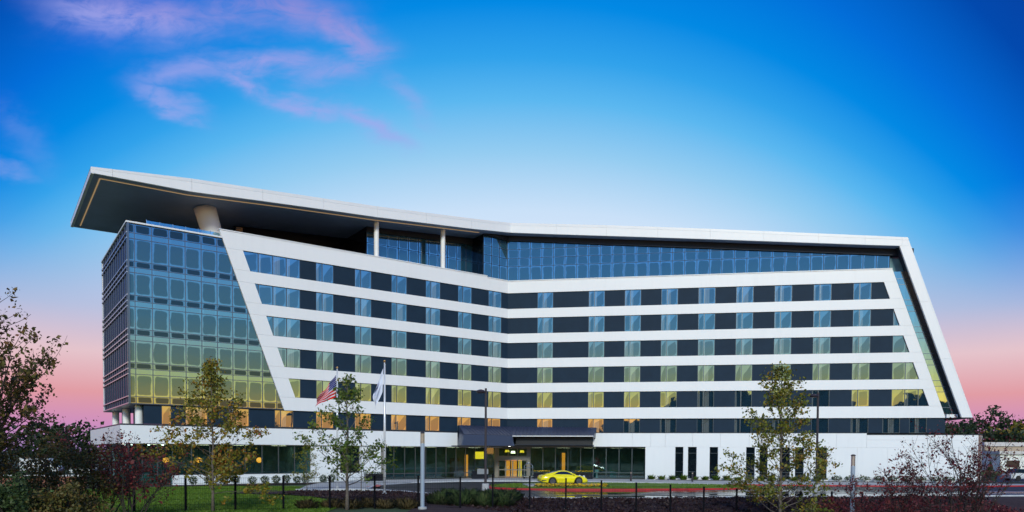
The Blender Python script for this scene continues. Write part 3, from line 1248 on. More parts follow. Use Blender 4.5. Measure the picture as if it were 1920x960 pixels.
# slanted glass strip between the white frame and the leg
strip = part('slanted_glazing', MB(), None)


def st_l(z): return r_out(z) + .01
def st_r(z): return leg_i(z) + .25


zs_ = [24.0]
for i in range(5):
    zs_ += [23.15 - 3.05 * i, 22.5 - 3.05 * i, 20.75 - 3.05 * i]
zs_.append(7.78)
zs_ = sorted(set(z for z in zs_ if z >= 7.78))
for z0, z1 in zip(zs_, zs_[1:]):
    q = inset([(st_l(z0), z0), (st_r(z0), z0), (st_r(z1), z1), (st_l(z1), z1)], .03)
    if area(q) > .02:
        pane(strip, FR, q, -.06, 'glass_strip', (q[0][0], q[1][0], z0, z1))
    mb = MB()
    prism(mb, FR, rect(st_l(z0), st_r(z0), z0 - .03, z0 + .03), -.02, -.2)
    part('transom', mb, 'mullion', strip)
mb = MB()
prism(mb, FR, [(st_l(7.5), 7.5), (st_r(7.5) + .2, 7.5), (st_r(25.5) + .2, 25.5), (st_l(25.5) - .2, 25.5)], -.8, -15.5)
part('slanted_core', mb, 'black', strip)

# terrace penthouse set back on the left wing
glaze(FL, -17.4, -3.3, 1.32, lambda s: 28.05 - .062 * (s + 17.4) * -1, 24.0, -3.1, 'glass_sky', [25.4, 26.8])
mb = MB()
prism(mb, FL, [(-17.5, 27.99), (-3.2, 28.87), (-3.2, 29.72), (-17.5, 28.52)], -2.9, -3.4)
part('terrace_beam', mb, 'beam', pent)
mb = MB()
prism(mb, FL, [(-17.45, 23.5), (-3.3, 23.5), (-3.3, 29.5), (-17.45, 28.5)], -3.35, -15.5)
prism(mb, FL, [(-30.4, 23.5), (-17.46, 23.5), (-17.46, 28.5), (-30.4, 27.6)], -8.6, -15.5)
part('terrace_core', mb, 'black_gloss', pent)
mb = MB()
prism(mb, FL, [(-3.32, 24.0), (-3.28, 24.0), (-3.28, 29.6), (-3.32, 29.6)], -.6, -3.1)
part('return_glazing', mb, 'glass_dark', pent)
mb = MB()
prism(mb, FL, rect(-33.4, -3.3, 23.60, 23.72), -.4, -9.5)
part('terrace_floor', mb, 'concrete', pent)
for s_, z_ in ((-17.30, 28.47), (-8.85, 29.15)):
    mb = MB()
    mb.tube([FL.p(s_, 23.7, -.75), FL.p(s_, z_ + .05, -.75)], .27, 20)
    part('roof_column', mb, 'white_paint', smooth=False)
mb = MB()
pts, rad = [], []
for k in range(7):
    f = k / 6
    pts.append(FL.p(-33.45 - 1.1 * f, 23.7 + 3.72 * f, -3.6))
    rad.append(.92 + .14 * f)
mb.tube(pts, rad, 28)
part('terrace_column', mb, 'white_paint', label='thick leaning white column holding up the roof overhang', smooth=True)
for s_, o_ in ((-32.0, -2.0), (-35.6, -5.2), (-30.6, -6.6)):
    mb = MB()
    mb.lathe(FL.p(s_, 23.73, o_), [(.22, 0), (.22, .05)], 12)
    part('terrace_uplight', mb, 'ring_light')
mb = MB()
mb.tube([FL.p(-30.0, 24, -8.0), FL.p(-30.0, 27.3, -8.0)], .35, 12)
part('terrace_post', mb, 'tan')

# ---- podium
mb = MB()
prism(mb, FL, rect(-42.72, -7.25, 3.86, 5.50), .0, -.4)
part('podium_band', mb, 'white_panel')
mb = MB()
prism(mb, FL, rect(-42.72, -7.25, 5.51, 5.64), -.02, -.6)
part('podium_cap', mb, 'dark_metal')
FP = Frame(FOLD + FL.x * (-42.72), A_L - 90)
mb = MB()
prism(mb, FP, rect(-23.3, -.01, 3.86, 5.50), .0, -.4)
part('podium_band', mb, 'white_panel')
mb = MB()
prism(mb, FP, rect(-23.3, -.03, 5.51, 5.64), -.02, -.6)
part('podium_cap', mb, 'dark_metal')
mb = MB()
prism(mb, FL, rect(-42.3, -.5, 3.82, 3.90), -.41, -23)
part('podium_soffit', mb, 'white_paint')
mb = MB()
prism(mb, FL, rect(-42.3, 0, 5.40, 5.50), -.42, -23)
prism(mb, FR, rect(0, 53.9, 5.34, 5.44), -.42, -23)
part('podium_roof', mb, 'roof_pale')
for o_ in (-1.2, -8.8, -16.2):
    mb = MB()
    mb.tube([FL.p(-41.0, 5.5, o_), FL.p(-41.0, 7.41, o_)], .34, 20)
    part('podium_column', mb, 'white_paint', smooth=False)
for o_ in (-3.8, -6.2, -11.6, -13.8):
    mb = MB()
    prism(mb, FL, rect(-40.6, -40.2, 5.5, 7.4), o_, o_ - 1.0)
    part('podium_pier', mb, 'navy_panel')
mb = MB()
prism(mb, FL, rect(-33.5, -.6, 5.5, 7.39), -.6, -15)
prism(mb, FR, rect(.6, 50.2, 5.5, 7.39), -.6, -15)
part('second_floor_core', mb, 'black')
# downlights in the soffit at the corner
for k, (s_, o_) in enumerate(((-42.0, -3.2), (-41.6, -1.2), (-40.2, -1.2), (-39.0, -1.2))):
    mb = MB()
    mb.lathe(FL.p(s_, 3.68, o_), [(.05, 0), (.11, .04), (.12, .14)], 12)
    part('downlight', mb, 'lamp_white')

# ground floor, left wing
REC = -.5


def storefront(fr, s0, s1, z0, z1, n, off, mull_m='frame', gm='glass_lobby', tr=None):
    w = (s1 - s0) / n
    for k in range(n):
        a, b_ = s0 + w * k, s0 + w * (k + 1)
        mb_ = MB()
        lv = [z0] + (tr or []) + [z1]
        cells = [rect(a, b_, u, v) for u, v in zip(lv, lv[1:])]
        for c in cells:
            ring(mb_, fr, c, inset(c, .045), off + .06, off - .08)
        w_ = part('shopfront_window', mb_, mull_m)
        for c in cells:
            q = inset(c, .045)
            pane(w_, fr, q, off, gm, (q[0][0], q[1][0], q[0][1], q[2][1]))


storefront(FL, -42.2, -38.3, .12, 3.82, 3, REC, tr=[1.0])
storefront(FL, -38.3, -25.0, .92, 3.82, 8, REC)
mb = MB()
prism(mb, FL, rect(-38.35, -17.1, -.1, .90), -.25, -.9)
part('sill_wall', mb, 'white_panel')
for a, b_ in ((-25.0, -21.75), (-19.5, -17.0)):
    mb = MB()
    prism(mb, FL, rect(a + .01, b_ - .01, .91, 3.85), -.26, -.9)
    part('white_pier', mb, 'white_panel')
storefront(FL, -21.75, -19.5, .92, 3.82, 1, REC, gm='glass_dark')
mb = MB()
prism(mb, FL, rect(-17.0, -16.5, -.1, 3.85), -.3, -1.2)
part('entrance_pier', mb, 'taupe')
storefront(FL, -16.5, -4.2, .12, 3.82, 9, -.9, tr=[.75])
# corner side storefront
for k in range(5):
    a = -14 + 2.8 * k
    q = rect(a + .05, a + 2.75, .1, 3.8)
    mb = MB()
    ring(mb, FP, q, inset(q, .05), -.55, -.7)
    w_ = part('shopfront_window', mb, 'frame')
    pane(w_, FP, inset(q, .05), -.62, 'glass_lobby', (a + .05, a + 2.75, .1, 3.8))

# entrance
storefront(FL, -4.2, -1.3, .12, 3.82, 2, -1.0)
ent = part('entrance', MB(), None)
mb = MB()
for q in (rect(-1.75, -1.30, .1, 3.9), rect(2.35, 2.75, .1, 3.9), rect(-1.30, 2.35, 2.25, 2.75), rect(-1.30, 2.35, 3.75, 3.92)):
    prism(mb, Frame(FOLD, A_R), q, -.9, -1.3)
part('portal', mb, 'taupe', ent)
FRN = Frame(FOLD, A_R)
for k in range(4):
    a = -1.28 + .9 * k
    q = rect(a, a + .89, .14, 2.22)
    mb = MB()
    lo, hi = rect(a, a + .89, .14, 1.05), rect(a, a + .89, 1.05, 2.22)
    ring(mb, FRN, lo, inset(lo, .06), -1.0, -1.1)
    ring(mb, FRN, hi, inset(hi, .06), -1.0, -1.1)
    d_ = part('door', mb, 'taupe')
    for c in (lo, hi):
        qq = inset(c, .06)
        pane(d_, FRN, qq, -1.05, 'glass_lobby', (qq[0][0], qq[1][0], qq[0][1], qq[2][1]))
    mb = MB()
    hx = a + (.78 if k % 2 == 0 else .11)
    prism(mb, FRN, rect(hx - .02, hx + .02, .9, 1.3), -.93, -.97)
    part('handle', mb, 'steel', d_)
for k in range(3):
    a = -1.28 + 1.2 * k
    q = rect(a, a + 1.19, 2.78, 3.74)
    mb = MB()
    ring(mb, FRN, q, inset(q, .04), -1.0, -1.1)
    w_ = part('transom_window', mb, 'taupe')
    qq = inset(q, .04)
    pane(w_, FRN, qq, -1.05, 'glass_lobby', (qq[0][0], qq[1][0], qq[0][1], qq[2][1]))
storefront(FR, 2.8, 16.85, .12, 3.86, 9, -.7, tr=[.8])
mb = MB()
prism(mb, FL, rect(-7.24, -.05, 3.86, 4.05), -.35, -1.4)
prism(mb, FR, rect(.4, 16.85, 3.90, 4.05), -.35, -1.4)
part('lobby_lintel', mb, 'taupe')
mb = MB()
prism(mb, FL, rect(-7.24, 0, 4.05, 5.6), -.42, -.8)
prism(mb, FR, rect(0, 10.5, 4.05, 5.6), -.42, -.8)
part('canopy_backing', mb, 'dark_metal')

# ground floor, right wing: white wall with tall slots
slots = [(20.40, 21.33), (21.89, 22.88), (24.40, 25.35), (28.58, 29.55), (30.1, 31.0), (32.44, 33.5), (34.1, 35.05), (36.65, 37.6)]
cur = 16.87
zt_, zb_ = 3.98, .2
for k, (a, b_) in enumerate(slots + [(54.1, 54.1)]):
    # joints in the wall at about 3 m
    n = max(1, round((a - cur) / 3.1))
    w = (a - cur) / n
    for j in range(n):
        mb = MB()
        prism(mb, FR, rect(cur + w * j + .008, cur + w * (j + 1) - .008, -.1, zt_ - .005), .0, -.45)
        part('wall_panel', mb, 'white_panel')
    if k < len(slots):
        mb = MB()
        prism(mb, FR, rect(a - .008, b_ + .008, -.1, zb_), .0, -.45)
        part('wall_panel', mb, 'white_panel')
        q = rect(a, b_, zb_, zt_)
        window(FR, q, [], -.22, -.27, m='glass_dark')
        for zb2 in (1.0, 3.22):
            mb = MB()
            prism(mb, FR, rect(a + .04, b_ - .04, zb2, zb2 + .045), -.21, -.29)
            part('window_bar', mb, 'frame')
    cur = b_
a = 10.55
pj = [10.55, 15.3, 17.5, 19.2, 22.4, 25.6, 28.9, 32.1, 35.4, 38.6, 41.9]
for a, b_ in zip(pj, pj[1:]):
    mb = MB()
    prism(mb, FR, rect(a + .008, b_ - .008, zt_ + .005, 5.62), .0, -.45)
    part('wall_panel', mb, 'white_panel')
mb = MB()
prism(mb, FR, rect(41.91, 54.1, zt_ + .005, 4.85), .0, -.45)
part('wall_panel', mb, 'white_panel')
mb = MB()
prism(mb, FR, rect(41.91, 54.1, 4.86, 5.42), .0, -.45)
part('wall_panel', mb, 'white_panel')
mb = MB()
prism(mb, FR, rect(10.56, 41.9, 5.63, 5.70), .03, -.7)
prism(mb, FR, rect(41.9, 54.15, 5.43, 5.52), .03, -.7)
part('wall_coping', mb, 'dark_metal')
FQ = Frame(FOLD + FR.x * 54.1, A_R + 90)
mb = MB()
prism(mb, FQ, rect(.0, 18, -.1, 5.42), .0, -.4)
part('end_wall', mb, 'brick')

# lobby volume behind the glass
mb = MB()
prism(mb, FL, rect(-42.2, 0, .0, .10), -1.0, -12)
prism(mb, FR, rect(0, 17, .0, .10), -1.0, -12)
part('lobby_floor', mb, 'interior_floor')
mb = MB()
prism(mb, FL, rect(-42.2, 0, .1, 3.85), -9, -9.4)
prism(mb, FR, rect(0, 17, .1, 3.85), -9, -9.4)
prism(mb, FR, rect(17.0, 17.3, .1, 3.85), -.8, -9)
prism(mb, FL, rect(-25.4, -25.0, .1, 3.85), -.8, -9)
part('lobby_wall', mb, 'interior_wall')
mb = MB()
prism(mb, FR, rect(0, 17, 3.86, 3.9), -1.3, -9)
part('lobby_ceiling', mb, 'interior_wall')
for fr_, s_, o_, z_ in [(FR, 2.4 + 3.4 * k, -4.6, 3.84) for k in range(5)] + [(FL, -15.2 + 3.2 * k, -4.8, 3.80) for k in range(5)] + [(FL, -39.5 + 4.0 * k, -5.0, 3.80) for k in range(4)]:
    mb = MB()
    prism(mb, fr_, rect(s_, s_ + 1.5, z_, z_ + .03), o_, o_ - .4)
    part('ceiling_fill_light', mb, 'lamp_and_fill_light')  # glowing panels added to brighten the lobby and restaurant interiors
for a, b_, z1, m_ in ((-1.0, -.4, 2.2, 'painted_glow_orange'), (-.2, .5, 2.6, 'painted_glow_orange'), (.75, 1.15, 2.4, 'painted_glow_gold'), (-13.2, -12.0, 2.6, 'taupe'), (-10.6, -10.2, 2.9, 'painted_glow_gold'), (-8.4, -7.2, 2.4, 'taupe'), (-6.4, -6.0, 2.9, 'painted_glow_orange'), (5.6, 6.2, 3.0, 'taupe'), (6.4, 6.8, 3.2, 'painted_glow_orange'), (-3.3, -2.7, 2.6, 'taupe')):
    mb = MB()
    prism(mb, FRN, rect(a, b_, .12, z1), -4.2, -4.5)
    part('lobby_screen', mb, m_)  # orange and gold ones glow by themselves in place of room light
for a in (8.5, 10.2, 12.6):
    mb = MB()
    prism(mb, FRN, rect(a, a + .7, .12, .95), -3.2, -3.9)
    prism(mb, FRN, rect(a, a + .12, .95, 1.4), -3.2, -3.9)
    part('lobby_chair', mb, 'interior_teal')

# ---- porte-cochere canopy with standing seam roof
can = part('entrance_canopy', MB(), None)
C0, C1 = -8.9, 10.9           # s range (left part / right part)
ZE, ZR = 5.28, 6.42
mb = MB()
OFc = 2.6
fold_s = 0
# sloping roof, left and right leaves meeting over the fold


def cpt(fr, s_, z_, o_): return fr.p(s_, z_, o_)


mb.face([cpt(FL, -7.9, ZE, OFc), cpt(FL, 0, ZE, OFc), cpt(FL, 0, ZR, -.2), cpt(FL, -6.9, ZR, -.2)])
mb.face([cpt(FR, 0, ZE, OFc), cpt(FR, 10.8, ZE - .04, OFc), cpt(FR, 11.0, ZR - .12, -.2), cpt(FR, 0, ZR, -.2)])
mb.face([cpt(FL, -8.2, 4.02, OFc), cpt(FL, -7.9, ZE, OFc), cpt(FL, -6.9, ZR, -.2), cpt(FL, -7.2, 4.02, -.2)])
mb.face([cpt(FR, 10.8, ZE - .04, OFc), cpt(FR, 10.7, 5.0, OFc), cpt(FR, 10.9, 5.0, -.2), cpt(FR, 11.0, ZR - .12, -.2)])
part('canopy_roof', mb, 'seam_roof', can)
for k in range(15):
    s_ = -7.3 + .5 * k
    if s_ > -.3:
        break
    mb = MB()
    p0, p1 = Vector(cpt(FL, s_ + (.55 if True else 0), ZE + .03, OFc)), Vector(cpt(FL, s_ + .9, ZR + .03, -.2))
    mb.tube([p0, p1], .028, 4)
    part('roof_seam', mb, 'seam_roof', can)
for k in range(22):
    s_ = .9 + .46 * k
    mb = MB()
    p0, p1 = Vector(cpt(FR, s_, ZE + .03, OFc)), Vector(cpt(FR, s_ - .2, ZR + .03 - .005 * k, -.2))
    mb.tube([p0, p1], .028, 4)
    part('roof_seam', mb, 'seam_roof', can)
mb = MB()
prism(mb, FL, [(-8.22, 4.0), (0, 4.0), (0, ZE - .02), (-7.92, ZE - .02)], OFc + .03, OFc - .2)
part('canopy_fascia', mb, 'canopy_face', can)
mb = MB()
prism(mb, FR, [(0, 4.0), (1.3, 4.0), (.9, ZE - .02), (0, ZE - .02)], OFc + .03, OFc - .2)
part('canopy_fascia', mb, 'canopy_face', can)
mb = MB()
prism(mb, FR, rect(.95, 10.75, ZE - .14, ZE - .04), OFc + .06, OFc - .1)
part('canopy_edge', mb, 'white_metal', can)
mb = MB()
prism(mb, FR, rect(1.32, 10.5, 4.22, ZE - .16), OFc - .9, OFc - 1.1)
part('canopy_recess', mb, 'black', can)
mb = MB()
prism(mb, FL, rect(-8.1, 0, 3.95, 4.0), OFc, -.4)
prism(mb, FR, rect(0, 10.7, 4.1, 4.2), OFc - .3, -.4)
part('canopy_ceiling', mb, 'dark_metal', can)
mb = MB()
mb.lathe(FR.p(.6, 3.93, 2.1), [(.13, 0), (.13, .05)], 12)
part('canopy_spotlight', mb, 'lamp_white', can)

# back walls closing the wings
mb = MB()
prism(mb, FL, rect(-42, 8, 7.45, 24), -17.5, -17.7)
prism(mb, FL, rect(-36, 8, .0, 7.44), -17.5, -17.7)
prism(mb, FR, rect(-8, 50, .0, 24), -17.5, -17.7)
part('rear_wall', mb, 'white_panel')
mb = MB()
prism(mb, FL, [(l_in(7.5) + .3, 7.5), (0, 7.5), (0, 24.2), (l_in(24) + .3, 24.2)], -.42, -17.4)
prism(mb, FR, [(0, 7.5), (r_in(7.5), 7.5), (r_in(24), 24.2), (0, 24.2)], -.42, -17.4)
part('wing_core', mb, 'black')

# =================================================================== VEGETATION
ORD = ['leftmost', 'second', 'third', 'fourth', 'fifth', 'sixth', 'seventh', 'eighth', 'ninth', 'tenth', 'eleventh', 'twelfth', 'thirteenth', 'fourteenth', 'fifteenth', 'sixteenth']


def nth(k, text):
    return ORD[k] + (' ' if k == 0 else ' from the left of the ') + text



def leaf_mesh(name, pts, size, rng, jitter=.35, aspect=.62, up=.35):
    """one small folded quad per point"""
    pts = np.asarray(pts, dtype=float)
    n = len(pts)
    d = rng.normal(size=(n, 3))
    d /= np.linalg.norm(d, axis=1)[:, None]
    e = rng.normal(size=(n, 3))
    e -= (e * d).sum(1)[:, None] * d
    e /= np.linalg.norm(e, axis=1)[:, None]
    s = size * (1 + jitter * rng.normal(size=n)).clip(.45, 1.8)
    a = d * s[:, None] * .5
    b_ = e * s[:, None] * .5 * aspect
    fold = np.cross(d, e) * s[:, None] * .12
    v = np.stack([pts - a, pts + b_ + fold, pts + a, pts - b_ + fold], axis=1).reshape(-1, 3)
    me = bpy.data.meshes.new(name)
    me.vertices.add(4 * n)
    me.vertices.foreach_set('co', v.ravel())
    me.loops.add(4 * n)
    me.loops.foreach_set('vertex_index', np.arange(4 * n, dtype=np.int32))
    me.polygons.add(n)
    me.polygons.foreach_set('loop_start', np.arange(0, 4 * n, 4, dtype=np.int32))
    me.update(calc_edges=True)
    me.validate()
    return me


def blades_mesh(name, roots, h, lean, w, rng):
    roots = np.asarray(roots, dtype=float)
    n = len(roots)
    an = rng.uniform(0, 2 * np.pi, n)
    hh = h * rng.uniform(.30, 1.2, n) * (1.12 - .5 * np.linalg.norm(roots[:, :2] - roots[:, :2].mean(0), axis=1) / (np.abs(roots[:, :2] - roots[:, :2].mean(0)).max() + 1e-6)) if n < 5000 else h * rng.uniform(.55, 1.15, n)
    ln = lean * rng.uniform(.2, 1.2, n)
    dirv = np.stack([np.cos(an), np.sin(an), np.zeros(n)], 1)
    side_ = np.stack([-np.sin(an), np.cos(an), np.zeros(n)], 1) * (w / 2)
    p1 = roots + dirv * (ln * .35)[:, None] + np.array([0, 0, 1]) * (hh * .62)[:, None]
    p2 = roots + dirv * ln[:, None] + np.array([0, 0, 1]) * hh[:, None]
    v = np.stack([roots - side_, roots + side_, p1 + side_ * .8, p2, p1 - side_ * .8], axis=1).reshape(-1, 3)
    me = bpy.data.meshes.new(name)
    me.vertices.add(5 * n)
    me.vertices.foreach_set('co', v.ravel())
    me.loops.add(5 * n)
    me.loops.foreach_set('vertex_index', np.arange(5 * n, dtype=np.int32))
    me.polygons.add(n)
    me.polygons.foreach_set('loop_start', np.arange(0, 5 * n, 5, dtype=np.int32))
    me.update(calc_edges=True)
    me.validate()
    return me


def wob(rng, k):
    return Vector(rng.normal(size=3) * k)


def young_tree(name, label, loc, h, spread, seed, lmat, z_first=1.6, nb=26, leaf=.15, cl=14, lean=0.0, bark='bark', r0=.075, group=None, dens=1.0, profile=None):
    rng = np.random.default_rng(seed)
    root = thing(name, label, 'tree', loc, group=group)
    mb_ = MB()
    lead = []
    for k in range(10):
        f = k / 9
        lead.append(Vector((lean * f * h + rng.normal() * .05 * f, rng.normal() * .05 * f, h * .97 * f - .1 * (k == 0))))
    mb_.tube(lead, [r0 * (1 - .86 * k / 9) * (1.25 if k == 0 else 1) for k in range(10)], 8)
    tips = []

    def at_h(z):
        f = min(.999, max(0, z / (h * .97))) * 9
        i = int(f)
        return lead[i].lerp(lead[i + 1], f - i)
    prof = profile or (lambda f: (1 - f) ** .75 * (.55 + .45 * min(1, f * 5)))
    for k in range(nb):
        f = (k + rng.uniform(-.3, .3)) / nb
        f = min(.97, max(0, f)) ** 1.22
        z = z_first + (h * .95 - z_first) * f
        an = k * 2.399 + rng.uniform(-.4, .4)
        L = spread * prof(f) * rng.uniform(.62, 1.12) + .12
        st = at_h(z)
        rise = rng.uniform(.10, .62) + 1.05 * f * rng.uniform(.6, 1.1)
        pl = [st]
        d = Vector((math.cos(an), math.sin(an), rise)).normalized()
        for q in range(1, 6):
            d = (d + Vector((0, 0, .05)) + wob(rng, .10)).normalized()
            pl.append(pl[-1] + d * (L / 5 * 1.12))
        rb = max(.010, r0 * .34 * (1 - .6 * f))
        mb_.tube(pl, [rb * (1 - .8 * q / 5) for q in range(6)], 5, cap=False)
        for q in range(1, 6):
            nt = 1 if q < 3 else 2
            for _ in range(nt):
                if q == 1 and rng.uniform() < .5:
                    continue
                tl = L * rng.uniform(.14, .32)
                td = (d + wob(rng, .75)).normalized()
                e = pl[q] + td * tl
                mid = pl[q].lerp(e, .5) + wob(rng, .03)
                mb_.tube([pl[q], mid, e], [rb * .34, rb * .26, .004], 4, cap=False)
                tips.append(e)
                if rng.uniform() < .6:
                    tips.append(mid)
        tips.append(pl[-1])
    tips.append(lead[-1])
    tr = ob('trunk', mb_.mesh('trunk'), bark, root, smooth=True)
    pts = []
    for tp in tips:
        if rng.uniform() > dens:
            continue
        m_ = max(2, int(cl * rng.uniform(.2, 1.6) * (1.45 - 1.15 * tp.z / h)))
        q = rng.normal(size=(m_, 3)) * np.array([.15, .15, .11]) * (leaf / .15) * 1.05
        pts.append(np.array(tp)[None, :] + q)
    me = leaf_mesh('crown', np.concatenate(pts), leaf, rng)
    ob('crown', me, lmat, root)
    return root


# the young street trees in front of the hotel
young_tree('young_tree', 'young tree with thin rusty and olive crown before the glass end of the hotel', (-15.6, 38.0, 0), 8.15, 2.75, 5, 'leaf_rust', .95, 44, .15, 17, group='young street trees', profile=lambda f: (1 - f) ** .85)
young_tree('young_tree', 'young tree with sparse green crown beside the striped flag', (-9.05, 40.0, 0), 7.6, 2.6, 11, 'leaf_green', 1.3, 28, .145, 17, dens=.8, group='young street trees', r0=.10, profile=lambda f: (1 - f) ** .9)
young_tree('young_tree', 'young tree with broad olive and orange crown before the white wall with slot windows', (16.2, 44.0, -1.05), 9.9, 3.5, 23, 'leaf_young', .55, 58, .155, 16, group='young street trees', r0=.10,
           profile=lambda f: (1 - f) ** .75)
young_tree('young_tree', 'small nearly bare sapling beside the dark planter at the plaza', (-11.55, 55.8, .05), 3.3, 1.1, 31, 'leaf_green', .9, 20, .08, 2, r0=.035, dens=.18)
young_tree('young_tree', 'small ochre leaved sapling against the white pier left of the striped flag', (-15.9, 56.5, .05), 4.1, 1.05, 35, 'leaf_young', .8, 22, .10, 9, r0=.035, dens=.8)


def fan_tree(name, label, loc, h, spread, seed, lmat, stems=8, leaf=.1, cl=9, cat='tree', dens=1.0, group=None, bark='bark_dark', r0=.05, twig=3, lean=(0, 0)):
    """multi-stemmed shrub-tree that fans out from the base"""
    rng = np.random.default_rng(seed)
    root = thing(name, label, cat, loc, group=group)
    mb_ = MB()
    tips = []

    def grow(p, d, L, r, lev):
        pl = [p]
        n = 5
        for q in range(n):
            d = (d + Vector((0, 0, .07)) + wob(rng, .09)).normalized()
            pl.append(pl[-1] + d * (L / n))
        mb_.tube(pl, [r * (1 - .55 * q / n) for q in range(n + 1)], 6 if lev == 0 else 4, cap=False)
        if lev >= 2:
            tips.append(pl[-1])
            tips.append(pl[3])
            return
        for q in range(2, n + 1):
            for _ in range(twig - lev if q < n else twig):
                if rng.uniform() < .25:
                    continue
                nd = (d + wob(rng, .42)).normalized()
                grow(pl[q], nd, L * rng.uniform(.30, .52), r * .42, lev + 1)
    for k in range(stems):
        an = 2 * math.pi * k / stems + rng.uniform(-.4, .4)
        tilt = spread / h * rng.uniform(.35, 1.1)
        d = Vector((math.cos(an) * tilt + lean[0], math.sin(an) * tilt + lean[1], 1)).normalized()
        grow(Vector((math.cos(an) * .08, math.sin(an) * .08, -.15)), d, h * rng.uniform(.58, .76), r0 * rng.uniform(.7, 1.1), 0)
    ob('trunk', mb_.mesh('trunk'), bark, root, smooth=True)
    pts = []
    for tp in tips:
        if rng.uniform() > dens:
            continue
        m_ = max(2, int(cl * rng.uniform(.3, 1.6)))
        pts.append(np.array(tp)[None, :] + rng.normal(size=(m_, 3)) * leaf * .95)
    ob('crown', leaf_mesh('crown', np.concatenate(pts), leaf, rng), lmat, root)
    return root


fan_tree('crape_myrtle', 'large red leaved crape myrtle fanning out before the blank end wall', (21.3, 35.0, -2.05), 6.5, 3.2, 3, 'leaf_maroon', 10, .115, 5, dens=.60, group='crape myrtles', r0=.045)
fan_tree('crape_myrtle', 'smaller red crape myrtle beside the right hand lamp column', (19.0, 36.5, -2.05), 4.8, 2.2, 9, 'leaf_maroon', 7, .115, 5, dens=.55, group='crape myrtles', r0=.035)
fan_tree('crape_myrtle', 'bright red crape myrtle at the left end of the mesh fence', (-16.2, 31.0, 0), 3.6, 2.4, 14, 'leaf_red', 7, .11, 5, dens=.42, group='crape myrtles', r0=.03)
fan_tree('crape_myrtle', 'dull red crape myrtle among the dark shrubs left of the lawn', (-18.4, 33.0, 0), 3.9, 2.2, 18, 'leaf_red', 7, .11, 5, dens=.45, group='crape myrtles', r0=.03)
fan_tree('foreground_tree', 'dark leafy tree silhouetted against the pink sky at the left edge', (-18.6, 24.0, 0), 8.3, 3.2, 27, 'leaf_dark', 8, .13, 19, dens=.66, r0=.085)


def bush(name, label, loc, rx, ry, h, seed, lmat, n, leaf, cat='shrub', group=None, bark='bark_dark', stems=5, rough=.35):
    rng = np.random.default_rng(seed)
    root = thing(name, label, cat, loc, group=group)
    mb_ = MB()
    for k in range(stems):
        an = rng.uniform(0, 6.28)
        e = Vector((math.cos(an) * rx * .6, math.sin(an) * ry * .6, h * rng.uniform(.5, .85)))
        mb_.tube([Vector((0, 0, -.1)), e * .5 + wob(rng, .05 * h), e], [.03 * h * .5, .02 * h * .5, .006], 5, cap=False)
    ob('stem', mb_.mesh('stem'), bark, root)
    m_ = int(n * 2.2)
    u = rng.normal(size=(m_, 3))
    u /= np.linalg.norm(u, axis=1)[:, None]
    rad = rng.uniform(.25, 1, m_) ** .45
    ph = rng.uniform(0, 6.28, 6)
    lump = 1 + rough * (np.sin(u[:, 0] * 5 + ph[0]) * np.sin(u[:, 1] * 4 + ph[1]) + .6 * np.sin(u[:, 2] * 7 + ph[2]) * np.sin(u[:, 0] * 8 + ph[3]))
    p = u * (rad * lump)[:, None]
    gap = np.sin(p[:, 0] * 6 + ph[4]) * np.sin(p[:, 1] * 5 + ph[5]) * np.sin(p[:, 2] * 7 + ph[1])
    p = p[gap > -.28][:n]
    p = p * np.array([rx, ry, h * .5]) + np.array([0, 0, h * .52])
    p = p[p[:, 2] > .03]
    ob('crown', leaf_mesh('crown', p, leaf, rng), lmat, root)
    return root


# dark shrubs massed at the lower left
SH = [(-22.2, 26.0, 2.0, 3.9, 'leaf_dark', 'tall dark shrub at the far left edge under the silhouetted tree'),
      (-19.6, 27.0, 1.9, 3.6, 'leaf_dark', 'tall brown green shrub second from the left edge'),
      (-18.6, 30.5, 1.8, 3.5, 'leaf_dark', 'tall olive brown shrub left of the red crape myrtles'),
      (-20.5, 22.0, 1.6, 2.4, 'leaf_shrub', 'low green shrub in the lower left corner'),
      (-15.6, 25.4, 1.1, 1.9, 'leaf_dark', 'low dark shrub before the bright red crape myrtle'),
      (-16.9, 24.4, 1.1, 2.2, 'leaf_shrub', 'rounded green shrub at the bottom left of the picture')]
for k, (x, y, r_, h_, m_, lb) in enumerate(SH):
    bush('shrub', lb, (x, y, 0), r_, r_, h_, 40 + k, m_, 9000 if h_ > 3 else 5200, .105, group='dark shrubs at the left')
# low red shrubs on the bank at the right
RS = [(20.6, 45.5, 'low red shrub at the foot of the right hand lamp column'), (22.8, 44.8, 'low red shrub just right of the right hand lamp column'), (25.2, 45.6, 'low red shrub below the crape myrtle stems'),
      (27.6, 45.0, 'low red shrub right of the crape myrtle stems'), (30.0, 45.8, 'low red shrub near the right edge of the picture'), (32.4, 45.2, 'low red shrub at the right edge of the picture')]
for k, (x, y, lb) in enumerate(RS):
    bush('shrub', lb, (x, y, terrain(x, y)), 1.5, 1.1, 1.35 + .15 * (k % 3), 60 + k, 'leaf_maroon', 1500, .12, group='low red shrubs on the bank')
